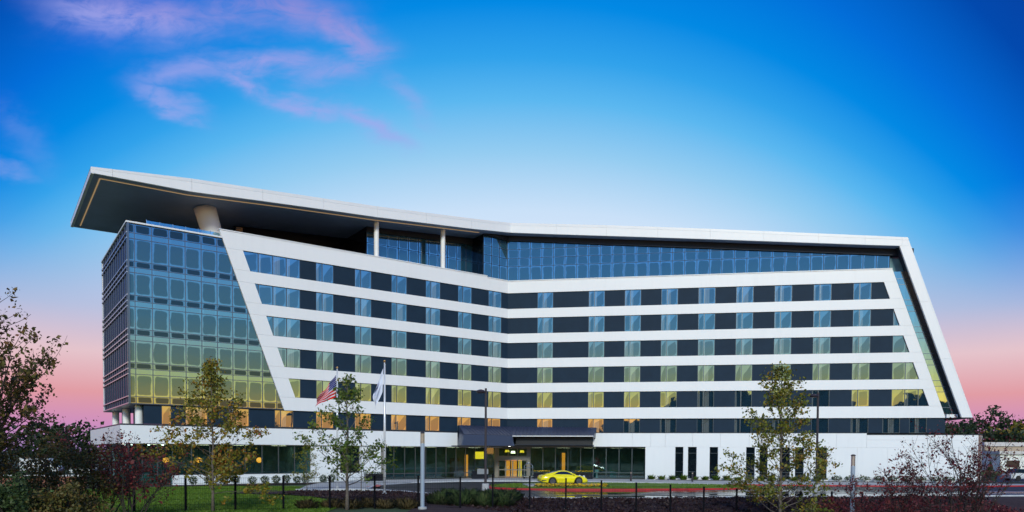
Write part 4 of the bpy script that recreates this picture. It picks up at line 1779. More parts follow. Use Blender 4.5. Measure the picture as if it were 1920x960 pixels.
# clipped round shrubs along the white sill wall
hx = [(-29.4, 67.2), (-28.3, 68.0), (-27.2, 68.8), (-26.2, 69.1), (-24.8, 69.6), (-23.8, 70.2), (-22.9, 70.8), (-22.1, 71.4), (-21.2, 71.9), (-20.5, 72.3), (-18.9, 73.0), (-18.2, 73.5)]
proto = None
for k, (x, y) in enumerate(hx):
    lb = nth(k, 'small round clipped shrubs along the white sill wall') if k else 'leftmost small round clipped shrub along the white sill wall'
    if proto is None:
        proto = bush('clipped_shrub', lb, (x, y, .03), .42, .42, .85, 77, 'leaf_shrub', 420, .11, group='clipped shrubs along the sill wall', rough=.1)
        continue
    o = copy_tree(proto)
    o['label'] = lb
    o.location = (x, y, .03)
    o.rotation_euler = (0, 0, k * 1.3)
    o.scale = (1, 1, .9 + .05 * (k % 4))
# ornamental grasses


def tuft(name, label, loc, r, h, n, seed, m_, group=None, lean=.4, w=.02):
    rng = np.random.default_rng(seed)
    a = rng.uniform(0, 6.28, n)
    q = r * np.sqrt(rng.uniform(0, 1, n))
    roots = np.stack([np.cos(a) * q, np.sin(a) * q, np.full(n, -.03)], 1)
    o = ob(name, blades_mesh(name, roots, h, lean, w, rng), m_)
    o.location = loc
    return tag(o, label, 'ornamental grass', group)


ti = 0
for ki, (x, y) in enumerate(sorted(((-4.4, 44.6), (-3.6, 46.0), (-3.1, 44.2), (-2.4, 45.8), (-1.7, 44.4), (-1.0, 46.2), (-.6, 44.8), (-4.1, 47.4), (-2.7, 47.6), (-1.3, 47.8), (-.2, 47.6)), key=lambda q: q[0] / q[1])):
    tuft('grass_tuft', nth(ki, 'green feathery tufts right of the lamp column') if ki else 'leftmost green feathery tuft right of the lamp column', (x, y, terrain(x, y) + .04), .62, .80, 1500, 100 + ti, 'grass_fescue', 'feathery grass clump below the dark lamp post', .50, .009)
    ti += 1
for ki, (x, y) in enumerate(((-11.4, 40.6), (-10.2, 41.4), (-9.0, 40.8), (-8.2, 42.0), (-7.2, 41.2), (-6.4, 42.2), (-5.8, 41.0))):
    tuft('grass_tuft', nth(ki, 'dry straw tufts along the bottom edge') if ki else 'leftmost dry straw tuft along the bottom edge', (x, y, .03), .48, .55, 600, 130 + ti, 'grass_dry', 'dry grass tufts at the bottom edge', .40, .009)
    ti += 1
gp = None
for k in range(16):
    s_ = 17.6 + 1.25 * k
    q = FR.p(s_, .13, .75)
    lb = nth(k, 'small grass tufts along the white wall') if k else 'leftmost small grass tuft along the white wall'
    if gp is None:
        gp = tuft('grass_tuft', lb, q, .34, .62, 130, 171, 'grass_blade', 'grass tufts along the white wall', .4, .035)
    else:
        o = gp.copy()
        COL.objects.link(o)
        o['label'] = lb
        o.location = q
        o.rotation_euler = (0, 0, k * 1.1)
        o.scale = (1, 1, .75 + .12 * (k % 4))
for k in range(10):
    s_ = 38.5 + 1.5 * k
    bush('hedge_shrub', nth(k, 'low shrubs along the blank end wall') if k else 'leftmost low shrub along the blank end wall', FR.p(s_, .13, .8), .7, .5, .62, 210 + k, 'leaf_shrub', 260, .13, group='low shrubs along the blank end wall', rough=.15)
# leaf litter and bark chips on the mulch
rng = np.random.default_rng(5)
n = 16000
lx = rng.uniform(-4, 34, n)
ly = np.array([curb_y(x) - .4 - 9 * f ** 1.2 for x, f in zip(lx, rng.uniform(0, 1, n))])
lz = np.array([terrain(x, y) + .055 + .05 * mnoise.noise((x * .9, y * .9, 3)) for x, y in zip(lx, ly)])
me = leaf_mesh('bark_chips', np.stack([lx, ly, lz + rng.uniform(0, .09, n)], 1), .16, rng)
tag(ob('bark_chips', me, 'leaf_heap'), 'dark red bark chips strewn over the planted bank below the road', 'mulch', kind='stuff')
n = 5000
lx = rng.uniform(-17, -5.6, n)
ly = rng.uniform(45, 58, n)
ok_ = [(y > (44 if x > -11 else (50.7 - (x + 13.8) * .95 if x > -17 else 53.8))) and y < min(58.4, curb_y(x) - .4) for x, y in zip(lx, ly)]
lx, ly = lx[ok_], ly[ok_]
me = leaf_mesh('bark_chips', np.stack([lx, ly, .08 + rng.uniform(0, .07, len(lx))], 1), .14, rng)
tag(ob('bark_chips', me, 'leaf_heap'), 'dark red bark chips covering the bed round the flagpoles', 'mulch', kind='stuff')
# lawn blades on the near lawn and on the island
n = 90000
gx = rng.uniform(-34, -9.6, n)
gy = rng.uniform(36.5, 66, n)


def inside(poly, x, y):
    r_ = np.zeros(len(x), bool)
    j = len(poly) - 1
    for i in range(len(poly)):
        xi, yi = poly[i]
        xj, yj = poly[j]
        c = ((yi > y) != (yj > y)) & (x < (xj - xi) * (y - yi) / (yj - yi + 1e-12) + xi)
        r_ ^= c
        j = i
    return r_


k_ = inside(lawn_out, gx, gy)
me = blades_mesh('lawn_grass', np.stack([gx[k_], gy[k_], np.zeros(k_.sum())], 1), .085, .06, .03, rng)
tag(ob('lawn_grass', me, 'grass_blade'), 'mown green grass of the lawn behind the mesh fence', 'grass', kind='stuff')
n = 26000
gx = rng.uniform(-3, 24, n)
gy = rng.uniform(61, 73, n)
k_ = inside(isl_in, gx, gy) & ~((gx > .9) & (gx < 8.4) & (gy > 62.6) & (gy < 68.7))
gx, gy = gx[k_], gy[k_]
me = blades_mesh('island_grass', np.stack([gx, gy, np.full(len(gx), .2)], 1), .12, .05, .04, rng)
tag(ob('island_grass', me, 'grass_blade'), 'bright green grass on the island inside the red kerb', 'grass', kind='stuff')
# flower border before the car
n = 1500
fx = rng.uniform(2.0, 8.4, n)
fy = 62.75 + (fx - 2) * .1 + rng.uniform(0, .75, n)
fz = .28 + rng.uniform(0, .22, n)
tag(ob('flower_border', leaf_mesh('flower_border', np.stack([fx, fy, fz], 1), .10, rng), 'petal'), 'strip of yellow flowers along the near side of the car pad', 'flowers', kind='stuff')
n = 900
fx = rng.uniform(1.9, 8.5, n)
fy = 62.75 + (fx - 2) * .1 + rng.uniform(0, .8, n)
tag(ob('flower_leaves', leaf_mesh('flower_leaves', np.stack([fx, fy, .22 + rng.uniform(0, .16, n)], 1), .12, rng), 'leaf_shrub'), 'dark leaves below the yellow flowers on the island', 'foliage', kind='stuff')

# distant trees
FT = [(150, 246, 13.5, 8, 'leaf_far', 'far dark tree just under the tip of the white roof leg'), (160, 262, 15.5, 9, 'leaf_far', 'far dark tree second from the roof leg'),
      (163, 240, 12.5, 7, 'leaf_rust', 'far orange tinged tree on the slope behind the pale warehouse'), (170, 258, 18.5, 9, 'leaf_far', 'far tallest tree on the wooded slope at the right'),
      (177, 246, 17.0, 9, 'leaf_far', 'far broad tree at the right edge of the picture'), (156, 232, 11.0, 8, 'leaf_far', 'far low tree behind the blank end wall'),
      (171, 228, 12.0, 9, 'leaf_far', 'far low dark tree behind the pale warehouse'), (184, 236, 14.0, 9, 'leaf_far', 'far dark tree outermost on the right slope'),
      (141, 240, 12.5, 8, 'leaf_far', 'far tree seen through the gap below the white roof leg')]
for k, (x, y, h_, r_, m_, lb) in enumerate(FT):
    bush('distant_tree', lb, (x, y, 0), r_, r_, h_, 300 + k, m_, 2600, 1.0, 'tree', 'far trees on the right slope', stems=3)
LT = [(-92, 120, 9.0, 6, 'far tree outermost beyond the dark shrubs at the left edge'), (-83, 128, 8.5, 6, 'far tree second from the left edge'), (-74, 122, 8.0, 6, 'far tree third from the left edge behind the parked vehicles'),
      (-65, 130, 7.6, 6, 'far tree behind the white parked van'), (-57, 134, 7.0, 5, 'far tree nearest the left podium corner')]
for k, (x, y, h_, r_, lb) in enumerate(LT):
    bush('distant_tree', lb, (x, y, 0), r_, r_, h_, 330 + k, 'leaf_far', 1600, .7, 'tree', 'far trees behind the car park', stems=3)
# a wood across the street behind the camera (it darkens the low windows on the right)
rng = np.random.default_rng(77)
pts = []
belt = [(-120 + 7.0 * k, -76.0, 8.5) for k in range(17)] + [(-18 + 4.2 * k, -74.0, 14.0 if k < 5 else (24.5 if k < 17 else 19.5) + 2.5 * math.sin(k * .9)) for k in range(25)]
belt += [(70 + 7 * k, -72 + 3 * k, 9.0) for k in range(6)] + [(112, -50 + 7.0 * k, 8.6) for k in range(14)]
for cx, cy, hh in belt:
    hh += rng.uniform(-1.2, 1.2)
    n = 900 if hh > 12 else 420
    q = rng.normal(size=(n, 3))
    q /= np.linalg.norm(q, axis=1)[:, None]
    q *= (rng.uniform(.2, 1, n) ** .4)[:, None]
    pts.append(q * np.array([4.8, 4.4, hh * .5]) + np.array([cx + rng.uniform(-1, 1), cy + rng.uniform(-2, 2), hh * .5]))
tag(ob('wood', leaf_mesh('wood', np.concatenate(pts), 2.6, rng), 'leaf_far'), 'dark wood across the street, mirrored in the low right hand windows', 'trees', kind='stuff')
# conical evergreen by the far road
rng = np.random.default_rng(8)
root = thing('conifer', 'small dark conical evergreen just right of the white end wall', 'tree', (56.4, 86.0, 0))
mb = MB()
mb.tube([(0, 0, -.1), (0, 0, 2.0)], [.07, .02], 6)
ob('trunk', mb.mesh('trunk'), 'bark_dark', root)
n = 900
z = rng.uniform(.1, 2.4, n)
r_ = (2.45 - z) * .36 * np.sqrt(rng.uniform(.2, 1, n))
a = rng.uniform(0, 6.28, n)
ob('crown', leaf_mesh('crown', np.stack([r_ * np.cos(a), r_ * np.sin(a), z], 1), .16, rng), 'leaf_shrub', root)

# =================================================================== FENCES


def mesh_fence(label, posts, hgt=1.82):
    root = thing('mesh_fence', label, 'fence', (posts[0][0], posts[0][1], posts[0][2]))
    o0 = posts[0]
    for x, y, z in posts:
        mb_ = MB()
        mb_.box((x, y, z + hgt / 2 - .3), (.095, .095, hgt + .6))
        mb_.box((x, y, z + hgt + .01), (.11, .11, .03))
        ob('post', mb_.mesh('post', o0), 'fence_black', root)
    for (x0, y0, z0), (x1, y1, z1) in zip(posts, posts[1:]):
        d = Vector((x1 - x0, y1 - y0))
        L = d.length
        d.normalize()
        rz = math.atan2(d.y, d.x)
        zb = min(z0, z1)
        mb_ = MB()
        nv = int(L / .1)
        for k in range(1, nv):
            c = Vector((x0, y0)) + d * (L * k / nv)
            mb_.box((c.x, c.y, zb + hgt * .5), (.006, .006, hgt - .1), rz)
        for k in range(7):
            c = Vector((x0, y0)) + d * (L / 2)
            mb_.box((c.x, c.y, zb + .08 + (hgt - .16) * k / 6), (L - .08, .009, .012), rz)
        o = ob('mesh_panel', mb_.mesh('mesh_panel', o0), 'fence_black', root)
        o['kind'] = 'stuff'
    return root


lp = []
for k in range(8):
    f = k / 7
    x = -19.5 + (-3.0 + 19.5) * f
    y = 37.6 + 4.7 * f
    lp.append((x - (0 if k else 0), y, terrain(x, y)))
lp = [(-21.9, 36.9, 0)] + lp
mesh_fence('black welded mesh fence before the lawn and the flagpoles', lp)
rp = []
for k in range(14):
    x = -1.13 + 2.19 * k
    y = 43.0 + .43 * k
    rp.append((x, y, .08 - .135 * k if k < 9 else -1.0 - .04 * (k - 8)))
mesh_fence('black welded mesh fence stepping down the bank below the yellow car', rp)

# =================================================================== POLES, FLAGS, LAMPS


def flagpole(label, x, y, h_):
    root = thing('flagpole', label, 'flagpole', (x, y, 0), group='flagpoles')
    mb_ = MB()
    mb_.tube([(0, 0, -.1), (0, 0, h_ * .5), (0, 0, h_)], [.085, .075, .045], 14)
    ob('pole', mb_.mesh('pole'), 'pole_white', root, smooth=True)
    mb_ = MB()
    mb_.lathe((0, 0, h_), [(.02, 0), (.07, .04), (.10, .11), (.07, .18), (.01, .21)], 14)
    ob('finial', mb_.mesh('finial'), 'gold', root, smooth=True)
    mb_ = MB()
    mb_.lathe((0, 0, 0), [(.2, 0), (.2, .10), (.12, .16), (.09, .3)], 16)
    ob('base_collar', mb_.mesh('base_collar'), 'concrete', root)
    mb_ = MB()
    mb_.tube([(.09, -.02, 1.2), (.075, -.02, h_ - .1)], .008, 4)
    ob('halyard', mb_.mesh('halyard'), 'white_paint', root)
    return root


flagpole('tall white flagpole carrying the striped flag', -14.66, 61.2, 10.1)
flagpole('tall white flagpole carrying the pale flag nearer the drive', -9.42, 53.9, 9.75)


def cloth(name, label, fn, m_, nu=36, nv=22):
    mb_ = MB()
    for j in range(nv):
        for i in range(nu):
            c = [(i / nu, j / nv), ((i + 1) / nu, j / nv), ((i + 1) / nu, (j + 1) / nv), (i / nu, (j + 1) / nv)]
            mb_.face([fn(*q) for q in c], c)
    me = mb_.mesh(name)
    bm = bmesh.new()
    bm.from_mesh(me)
    bmesh.ops.remove_doubles(bm, verts=bm.verts, dist=1e-5)
    bm.to_mesh(me)
    bm.free()
    o = ob(name, me, m_, smooth=True)
    return tag(o, label, 'flag', 'flags')


def us(u, v):
    # u along the fly, v up the hoist; the fly end sags
    hx_, hz = -14.76, 7.75 + 1.85 * v
    L = 2.35 * u
    ang = R(18 + 30 * v)
    x = hx_ - L * math.cos(ang) * .80
    z = hz - L * math.sin(ang) * .92 - .1 * u * u
    y = 61.2 + .17 * math.sin(u * 9 + v * 2.2) * u + .10 * math.sin(v * 8 + u * 5) * (.2 + u)
    x += .05 * math.sin(u * 13 + v * 6) * u
    z += .06 * math.sin(u * 11 - v * 3) * u
    return (x, y, z)


def wf(u, v):
    top = 9.35
    L = 2.3 * u
    ang = R(66 + 10 * v)
    x = -9.51 - L * math.cos(ang) * (.55 + .45 * math.sin(v * 2.6)) - .06 * (1 - v)
    z = top - 1.75 * (1 - v) - L * math.sin(ang) * .62
    y = 53.9 + .20 * math.sin(u * 6 + v * 4) * u + .16 * math.sin(v * 11) * u
    x -= .10 * math.sin(v * 7 + u * 3) * u
    return (x, y, z)


cloth('flag', 'red white and blue stars and stripes flag sagging from its pole', us, 'flag_cloth')
cloth('flag', 'pale bluish white flag hanging limp from the nearer pole', wf, 'flag_white')


def lamp_post(label, x, y, z0, h_):
    root = thing('lamp_post', label, 'lamp post', (x, y, z0), group='dark lamp posts')
    mb_ = MB()
    mb_.tube([(0, 0, -.1), (0, 0, h_)], [.11, .085], 10)
    ob('pole', mb_.mesh('pole'), 'pole_dark', root)
    mb_ = MB()
    mb_.lathe((0, 0, 0), [(.3, -.1), (.3, .55), (.26, .6)], 14)
    ob('footing', mb_.mesh('footing'), 'concrete', root)
    mb_ = MB()
    mb_.tube([(0, 0, h_ - .3), (-.3, -.1, h_ - .24), (-.45, -.15, h_ - .25)], .05, 6)
    ob('arm', mb_.mesh('arm'), 'pole_dark', root)
    mb_ = MB()
    v = []
    for zz_, sx, sy in ((-.42, .30, .24), (-.30, .38, .3), (-.18, .30, .22), (-.12, .12, .1)):
        for k in range(12):
            a_ = 2 * math.pi * k / 12
            v.append((-.42 + sx * math.cos(a_), -.14 + sy * math.sin(a_), h_ + zz_))
    f = [tuple(range(11, -1, -1)), tuple(36 + k for k in range(12))]
    for i in range(3):
        for k in range(12):
            f.append((i * 12 + k, i * 12 + (k + 1) % 12, (i + 1) * 12 + (k + 1) % 12, (i + 1) * 12 + k))
    mb_.add(v, f)
    ob('lamp_head', mb_.mesh('lamp_head'), 'pole_dark', root)
    return root


lamp_post('tall dark lamp post at the left tip of the island', -2.2, 60.6, 0, 8.5)
lamp_post('tall dark lamp post partly hidden in the broad olive tree', 25.9, 62.0, 0, 8.4)


def lamp_column(label, x, y, z0, h_):
    root = thing('lamp_column', label, 'lamp', (x, y, z0), group='grey lamp columns')
    mb_ = MB()
    mb_.tube([(0, 0, 0), (0, 0, h_ - .62)], .115, 16)
    ob('shaft', mb_.mesh('shaft'), 'pole_grey', root, smooth=False)
    mb_ = MB()
    mb_.tube([(0, 0, h_ - .6), (0, 0, h_ - .06)], .085, 14)
    ob('lens', mb_.mesh('lens'), 'tan', root)
    for k in range(4):
        a_ = math.pi / 2 * k + .5
        mb_ = MB()
        mb_.box((.105 * math.cos(a_), .105 * math.sin(a_), h_ - .33), (.03, .03, .6), a_)
        ob('rib', mb_.mesh('rib'), 'steel', root)
    mb_ = MB()
    mb_.lathe((0, 0, h_ - .06), [(.125, 0), (.125, .05), (.05, .08)], 16)
    ob('cap', mb_.mesh('cap'), 'pole_dark', root)
    mb_ = MB()
    mb_.lathe((0, 0, -.4), [(.24, 0), (.24, .53), (.22, .55)], 18)
    ob('footing', mb_.mesh('footing'), 'concrete', root)
    return root


lamp_column('grey lamp column on a pale concrete footing left of the drive', -4.95, 40.3, 0, 4.27)
lamp_column('grey lamp column among the red shrubs at the right', 18.7, 40.0, -1.25, 4.4)

# bollards
for lb, x, y in (('short dark bollard beside the glazed lobby corner', 13.1, 80.3), ('short dark bollard before the slot windows', 19.7, 79.6)):
    root = thing('bollard', lb, 'bollard', (x, y, .12), group='dark bollards')
    mb = MB()
    mb.lathe((0, 0, 0), [(.11, 0), (.10, .82), (.10, .84)], 14)
    ob('shaft', mb.mesh('shaft'), 'pole_dark', root)
    mb = MB()
    mb.lathe((0, 0, .86), [(.08, 0), (.08, .1)], 12)
    ob('lens', mb.mesh('lens'), 'tan', root)
    mb = MB()
    mb.lathe((0, 0, .97), [(.12, 0), (.12, .06), (.04, .09)], 14)
    ob('cap', mb.mesh('cap'), 'pole_dark', root)


# =================================================================== YELLOW CAR
def smooth_interp(pts, x):
    n_p = len(pts)
    if x <= pts[0][0]:
        return pts[0][1]
    if x >= pts[-1][0]:
        return pts[-1][1]
    for i in range(n_p - 1):
        if x <= pts[i + 1][0]:
            x0, y0 = pts[i]
            x1, y1 = pts[i + 1]
            m0 = (pts[i + 1][1] - pts[max(0, i - 1)][1]) / (pts[i + 1][0] - pts[max(0, i - 1)][0])
            m1 = (pts[min(n_p - 1, i + 2)][1] - pts[i][1]) / (pts[min(n_p - 1, i + 2)][0] - pts[i][0])
            t_ = (x - x0) / (x1 - x0)
            h_ = x1 - x0
            return (2 * t_**3 - 3 * t_**2 + 1) * y0 + (t_**3 - 2 * t_**2 + t_) * h_ * m0 + (-2 * t_**3 + 3 * t_**2) * y1 + (t_**3 - t_**2) * h_ * m1


def sports_car(label, loc, rz):
    root = thing('sports_car', label, 'car', loc, rz)
    WX = (-1.22, 1.23)
    RW = .335
    top = [(-2.24, .62), (-2.18, .80), (-2.0, .89), (-1.6, .93), (-1.0, .945), (-.2, .90), (.7, .885), (1.1, .875), (1.5, .82), (1.85, .72), (2.08, .60), (2.2, .48), (2.26, .40)]
    wid = [(-2.24, .66), (-2.1, .80), (-1.7, .90), (-1.2, .925), (-.6, .89), (.2, .875), (.8, .885), (1.25, .90), (1.7, .86), (2.0, .74), (2.2, .52), (2.26, .36)]
    bot = [(-2.24, .34), (-2.0, .24), (-1.5, .19), (1.6, .17), (2.0, .19), (2.26, .27)]
    N = 72
    X = [-2.24 + 4.5 * i / (N - 1) for i in range(N)]
    rows_ = []
    for x in X:
        zt2, w, zb2 = smooth_interp(top, x), smooth_interp(wid, x), smooth_interp(bot, x)
        h_ = zt2 - zb2
        half = [(0.0, zt2), (w * .45, zt2 - .004), (w * .74, zt2 - .02), (w * .90, zt2 - .075), (w * .985, zt2 - .20 * min(1, h_ / .6)), (w, zb2 + h_ * .52), (w * .985, zb2 + h_ * .28), (w * .955, zb2 + .05), (w * .90, zb2), (0, zb2)]
        # open the wheel arches
        arch = 0
        for wx in WX:
            d_ = abs(x - wx)
            if d_ < .385:
                arch = max(arch, RW + math.sqrt(max(0, .385**2 - d_**2)))
        if arch > zb2:
            hh = []
            for y_, z_ in half:
                if y_ > w * .86 and z_ < arch:
                    z_ = min(arch, zt2 - .10)
                hh.append((y_, z_))
            half = hh
        rows_.append([(x, -y_, z_) for y_, z_ in half] + [(x, y_, z_) for y_, z_ in half[-2:0:-1]])
    n_ = len(rows_[0])
    v = [p for r_ in rows_ for p in r_]
    f = []
    for i in range(N - 1):
        for k in range(n_):
            a_, b_ = i * n_ + k, i * n_ + (k + 1) % n_
            f.append((a_, a_ + n_, b_ + n_, b_))
    f.append(tuple(range(n_)))
    f.append(tuple((N - 1) * n_ + k for k in range(n_ - 1, -1, -1)))
    mb_ = MB()
    mb_.add(v, f)
    body = ob('body', mb_.mesh('body'), 'car_yellow', root, smooth=True)
    # cabin shell
    rtop = [(-1.95, .88), (-1.5, 1.02), (-1.0, 1.16), (-.5, 1.26), (-.1, 1.295), (.2, 1.275), (.55, 1.16), (.9, .98), (1.08, .86)]
    N2 = 34
    v, f = [], []
    for i in range(N2):
        x = -1.95 + 3.03 * i / (N2 - 1)
        zt2 = smooth_interp(rtop, x)
        zb2 = smooth_interp(top, x) - .06
        hh = max(.0, zt2 - zb2)
        wb = smooth_interp([(-1.95, .55), (-1.3, .74), (-.5, .80), (.4, .79), (.8, .74), (1.08, .66)], x)
        wt = wb - min(.26, hh * .62)
        sec = [(wb, zb2), (wb - .05 * min(1, hh / .3), zb2 + hh * .35), (wt + .03, zb2 + hh * .80), (wt - .08, zb2 + hh * .95), (wt * .5, zt2 - .004), (0, zt2)]
        rw = [(x, -y_, z_) for y_, z_ in sec] + [(x, y_, z_) for y_, z_ in sec[-2::-1]]
        v += rw
    n_ = 11
    for i in range(N2 - 1):
        for k in range(n_ - 1):
            a_ = i * n_ + k
            f.append((a_, a_ + n_, a_ + n_ + 1, a_ + 1))
    mb_ = MB()
    mb_.add(v, f)
    ob('roof', mb_.mesh('roof'), 'car_yellow', root, smooth=True)

    def side_pt(x, fz, out=.008):
        zt2 = smooth_interp(rtop, x)
        zb2 = smooth_interp(top, x) - .06
        hh = zt2 - zb2
        wb = smooth_interp([(-1.95, .55), (-1.3, .74), (-.5, .80), (.4, .79), (.8, .74), (1.08, .66)], x)
        wt = wb - min(.26, hh * .62)
        z_ = zb2 + hh * fz
        if fz < .35:
            y_ = wb - .05 * min(1, hh / .3) * fz / .35
        else:
            y_ = (wb - .05) + (wt + .03 - wb + .05) * (fz - .35) / .45
        return x, y_ + out, z_
    for sg in (-1, 1):
        mb_ = MB()
        up, lo = [], []
        M = 16
        LV = [0, .2, .4, .6, .8, 1.0]
        for i in range(M + 1):
            x = -1.15 + 1.93 * i / M
            e = 1 - abs(2 * i / M - 1) ** 3.2
            ft = .22 + (.80 - .22) * e * (1 if i > M * .25 else .35 + .65 * i / (M * .25))
            up.append([side_pt(x, .22 + (ft - .22) * l_, .014) for l_ in LV])
        for i in range(M):
            for j in range(len(LV) - 1):
                q = [up[i][j], up[i + 1][j], up[i + 1][j + 1], up[i][j + 1]]
                q = [(a_, sg * b_, c) for a_, b_, c in q]
                mb_.face(q if sg < 0 else q[::-1])
        ob('side_window', mb_.mesh('side_window'), 'car_glass', root)
        mb_ = MB()
        mb_.box((.80, sg * .87, .93), (.14, .16, .10))
        ob('mirror', mb_.mesh('mirror'), 'car_yellow', root)
        mb_ = MB()
        mb_.box((-.05, sg * .898, .72), (.16, .02, .025))
        ob('door_handle', mb_.mesh('door_handle'), 'car_yellow', root)
        mb_ = MB()
        mb_.tube([(1.72, sg * .60, .74), (1.86, sg * .60, .70)], [.13, .105], 14)
        ob('headlight', mb_.mesh('headlight'), 'white_metal', root)
        mb_ = MB()
        mb_.box((-2.17, sg * .52, .73), (.06, .36, .05), sg * .25)
        ob('tail_light', mb_.mesh('tail_light'), 'red_light', root)
        for wx in WX:
            wob_ = bpy.data.objects.new('wheel', None)
            COL.objects.link(wob_)
            wob_.parent = root
            wob_.location = (wx, sg * .80, RW)
            wob_.rotation_euler = (R(90), 0, 0)
            mb_ = MB()
            mb_.lathe((0, 0, -.12), [(.24, 0), (.32, .0), (.335, .03), (.335, .21), (.32, .24), (.24, .24)], 28)
            ob('tyre', mb_.mesh('tyre'), 'tyre', wob_, smooth=False)
            mb_ = MB()
            zf = .13 if sg < 0 else -.13
            mb_.lathe((0, 0, -.125), [(.24, 0), (.235, .02), (.235, .23), (.24, .25)], 24)
            for k in range(10):
                a_ = 2 * math.pi * k / 10
                mb_.box((.13 * math.cos(a_), .13 * math.sin(a_), zf * .98), (.21, .03, .02), a_)
            ob('rim', mb_.mesh('rim'), 'rim', wob_)
    # windscreen and rear screen
    for nm, xa, xb in (('windscreen', .30, .98), ('rear_window', -1.45, -.62)):
        mb_ = MB()
        M = 8
        pr = None
        for i in range(M + 1):
            x = xa + (xb - xa) * i / M
            zt2 = smooth_interp(rtop, x)
            hh = zt2 - smooth_interp(top, x) + .06
            wb = smooth_interp([(-1.95, .55), (-1.3, .74), (-.5, .80), (.4, .79), (.8, .74), (1.08, .66)], x)
            wt = (wb - min(.26, hh * .62)) * .86
            row = [(x, wt * (j / 4 - 1), zt2 + .012 - .02 * (j / 4 - 1) ** 2) for j in range(9)]
            if pr:
                for j in range(8):
                    mb_.face([pr[j], row[j], row[j + 1], pr[j + 1]])
            pr = row
        ob(nm, mb_.mesh(nm), 'car_glass', root, smooth=True)
    mb_ = MB()
    mb_.box((-2.16, 0, .34), (.14, 1.25, .14))
    mb_.box((-2.0, -.62, .42), (.36, .5, .06))
    ob('rear_diffuser', mb_.mesh('rear_diffuser'), 'black', root)
    mb_ = MB()
    mb_.box((-1.72, 0, .955), (.30, .9, .02))
    ob('engine_grille', mb_.mesh('engine_grille'), 'black', root)
    mb_ = MB()
    mb_.box((0, 0, .19), (3.2, 1.5, .08))
    ob('underbody', mb_.mesh('underbody'), 'black', root)
    mb_ = MB()
    mb_.box((2.20, 0, .30), (.12, .8, .10))
    ob('front_intake', mb_.mesh('front_intake'), 'black', root)
    return root


sports_car('bright yellow two door sports car parked on the island before the entrance', (4.62, 66.2, .315), R(13))


def plain_car(label, loc, rz, m_, van=False):
    root = thing('parked_vehicle', label, 'car', loc, rz, group='vehicles in the far car park')
    mb_ = MB()
    side_p = [(-2.3, .3), (2.3, .3), (2.32, .75), (1.6, .92), (-2.2, .98), (-2.32, .7)] if not van else [(-2.5, .3), (2.5, .3), (2.5, .95), (1.8, 1.15), (-2.5, 1.2)]
    w = .9
    lf = Frame((0, 0), 0)
    prism(mb_, lf, side_p, w, -w)
    ob('body', mb_.mesh('body'), m_, root)
    mb_ = MB()
    cab = [(-1.9, .95), (1.2, .92), (.6, 1.46), (-1.3, 1.48)] if not van else [(-2.5, 1.2), (1.8, 1.15), (1.1, 2.1), (-2.45, 2.15)]
    prism(mb_, lf, cab, .74, -.74)
    ob('cabin', mb_.mesh('cabin'), 'car_glass' if not van else m_, root)
    for sx in (-1.4, 1.4):
        for sy in (-.85, .85):
            mb_ = MB()
            mb_.tube([(sx, sy - .1, .33), (sx, sy + .1, .33)], .33, 14)
            ob('wheel', mb_.mesh('wheel'), 'tyre', root)
    return root


plain_car('white van parked far behind the dark shrubs at the left', (-64.5, 100, 0), R(8), 'car_white', True)
plain_car('white car parked far left of the podium corner', (-55.5, 96, 0), R(12), 'car_white')
plain_car('blue car parked far behind the low brick wall', (-50.0, 92, 0), R(10), 'car_blue')
plain_car('white car on the far road at the right edge', (64.5, 92, 0), R(5), 'car_white')

# =================================================================== ENTRANCE FURNITURE
# planters


def planter(label, x, y, w, h_, rz, flowers):
    root = thing('planter', label, 'planter', (x, y, .12), rz)
    mb_ = MB()
    mb_.box((0, 0, h_ / 2), (w, .6, h_))
    ob('box', mb_.mesh('box'), 'black_gloss', root)
    mb_ = MB()
    mb_.box((0, 0, h_ + .012), (w + .06, .66, .02))
    ob('rim', mb_.mesh('rim'), 'dark_metal', root)
    rg = np.random.default_rng(int(w * 100 + x * 7) % 1000)
    n_ = int(160 * w)
    q = np.stack([rg.uniform(-w / 2, w / 2, n_), rg.uniform(-.28, .28, n_), h_ + rg.uniform(.02, .22, n_)], 1)
    ob('foliage', leaf_mesh('foliage', q, .10, rg), 'leaf_shrub', root)
    if flowers:
        q = np.stack([rg.uniform(-w / 2, w / 2, n_ // 2), rg.uniform(-.3, .1, n_ // 2), h_ + rg.uniform(.16, .26, n_ // 2)], 1)
        ob('flowers', leaf_mesh('flowers', q, .09, rg), 'petal', root)
    return root


planter('dark box planter with low plants at the left end of the plaza', -14.7, 77.4, 1.9, .72, R(30), False)
planter('dark planter with yellow flowers behind the tail of the yellow car', 3.5, 86.2, 1.9, .72, R(-9), True)
planter('dark planter with yellow flowers behind the nose of the yellow car', 8.5, 86.3, 2.1, .72, R(-9), True)

# birdcage luggage cart
root = thing('luggage_cart', 'polished birdcage luggage cart standing right of the entrance doors', 'luggage cart', (1.95, 86.4, .12))
mb = MB()
mb.box((0, 0, .26), (1.1, .6, .05))
ob('deck', mb.mesh('deck'), 'steel', root)
for sx in (-.5, .5):
    for sy in (-.26, .26):
        mb = MB()
        mb.lathe((sx, sy, 0), [(.09, .02), (.11, .1), (.09, .2)], 10)
        ob('wheel', mb.mesh('wheel'), 'tyre', root)
for sx in (-1, 1):
    for sy in (-1, 1):
        mb = MB()
        pl = [(sx * .5, sy * .26, .28), (sx * .5, sy * .26, 1.35)]
        for k in range(1, 7):
            a_ = k / 6 * math.pi / 2
            pl.append((sx * (.5 * math.cos(a_)), sy * .26 * math.cos(a_), 1.35 + .48 * math.sin(a_)))
        mb.tube(pl, .032, 8)
        ob('hoop', mb.mesh('hoop'), 'steel', root)
mb = MB()
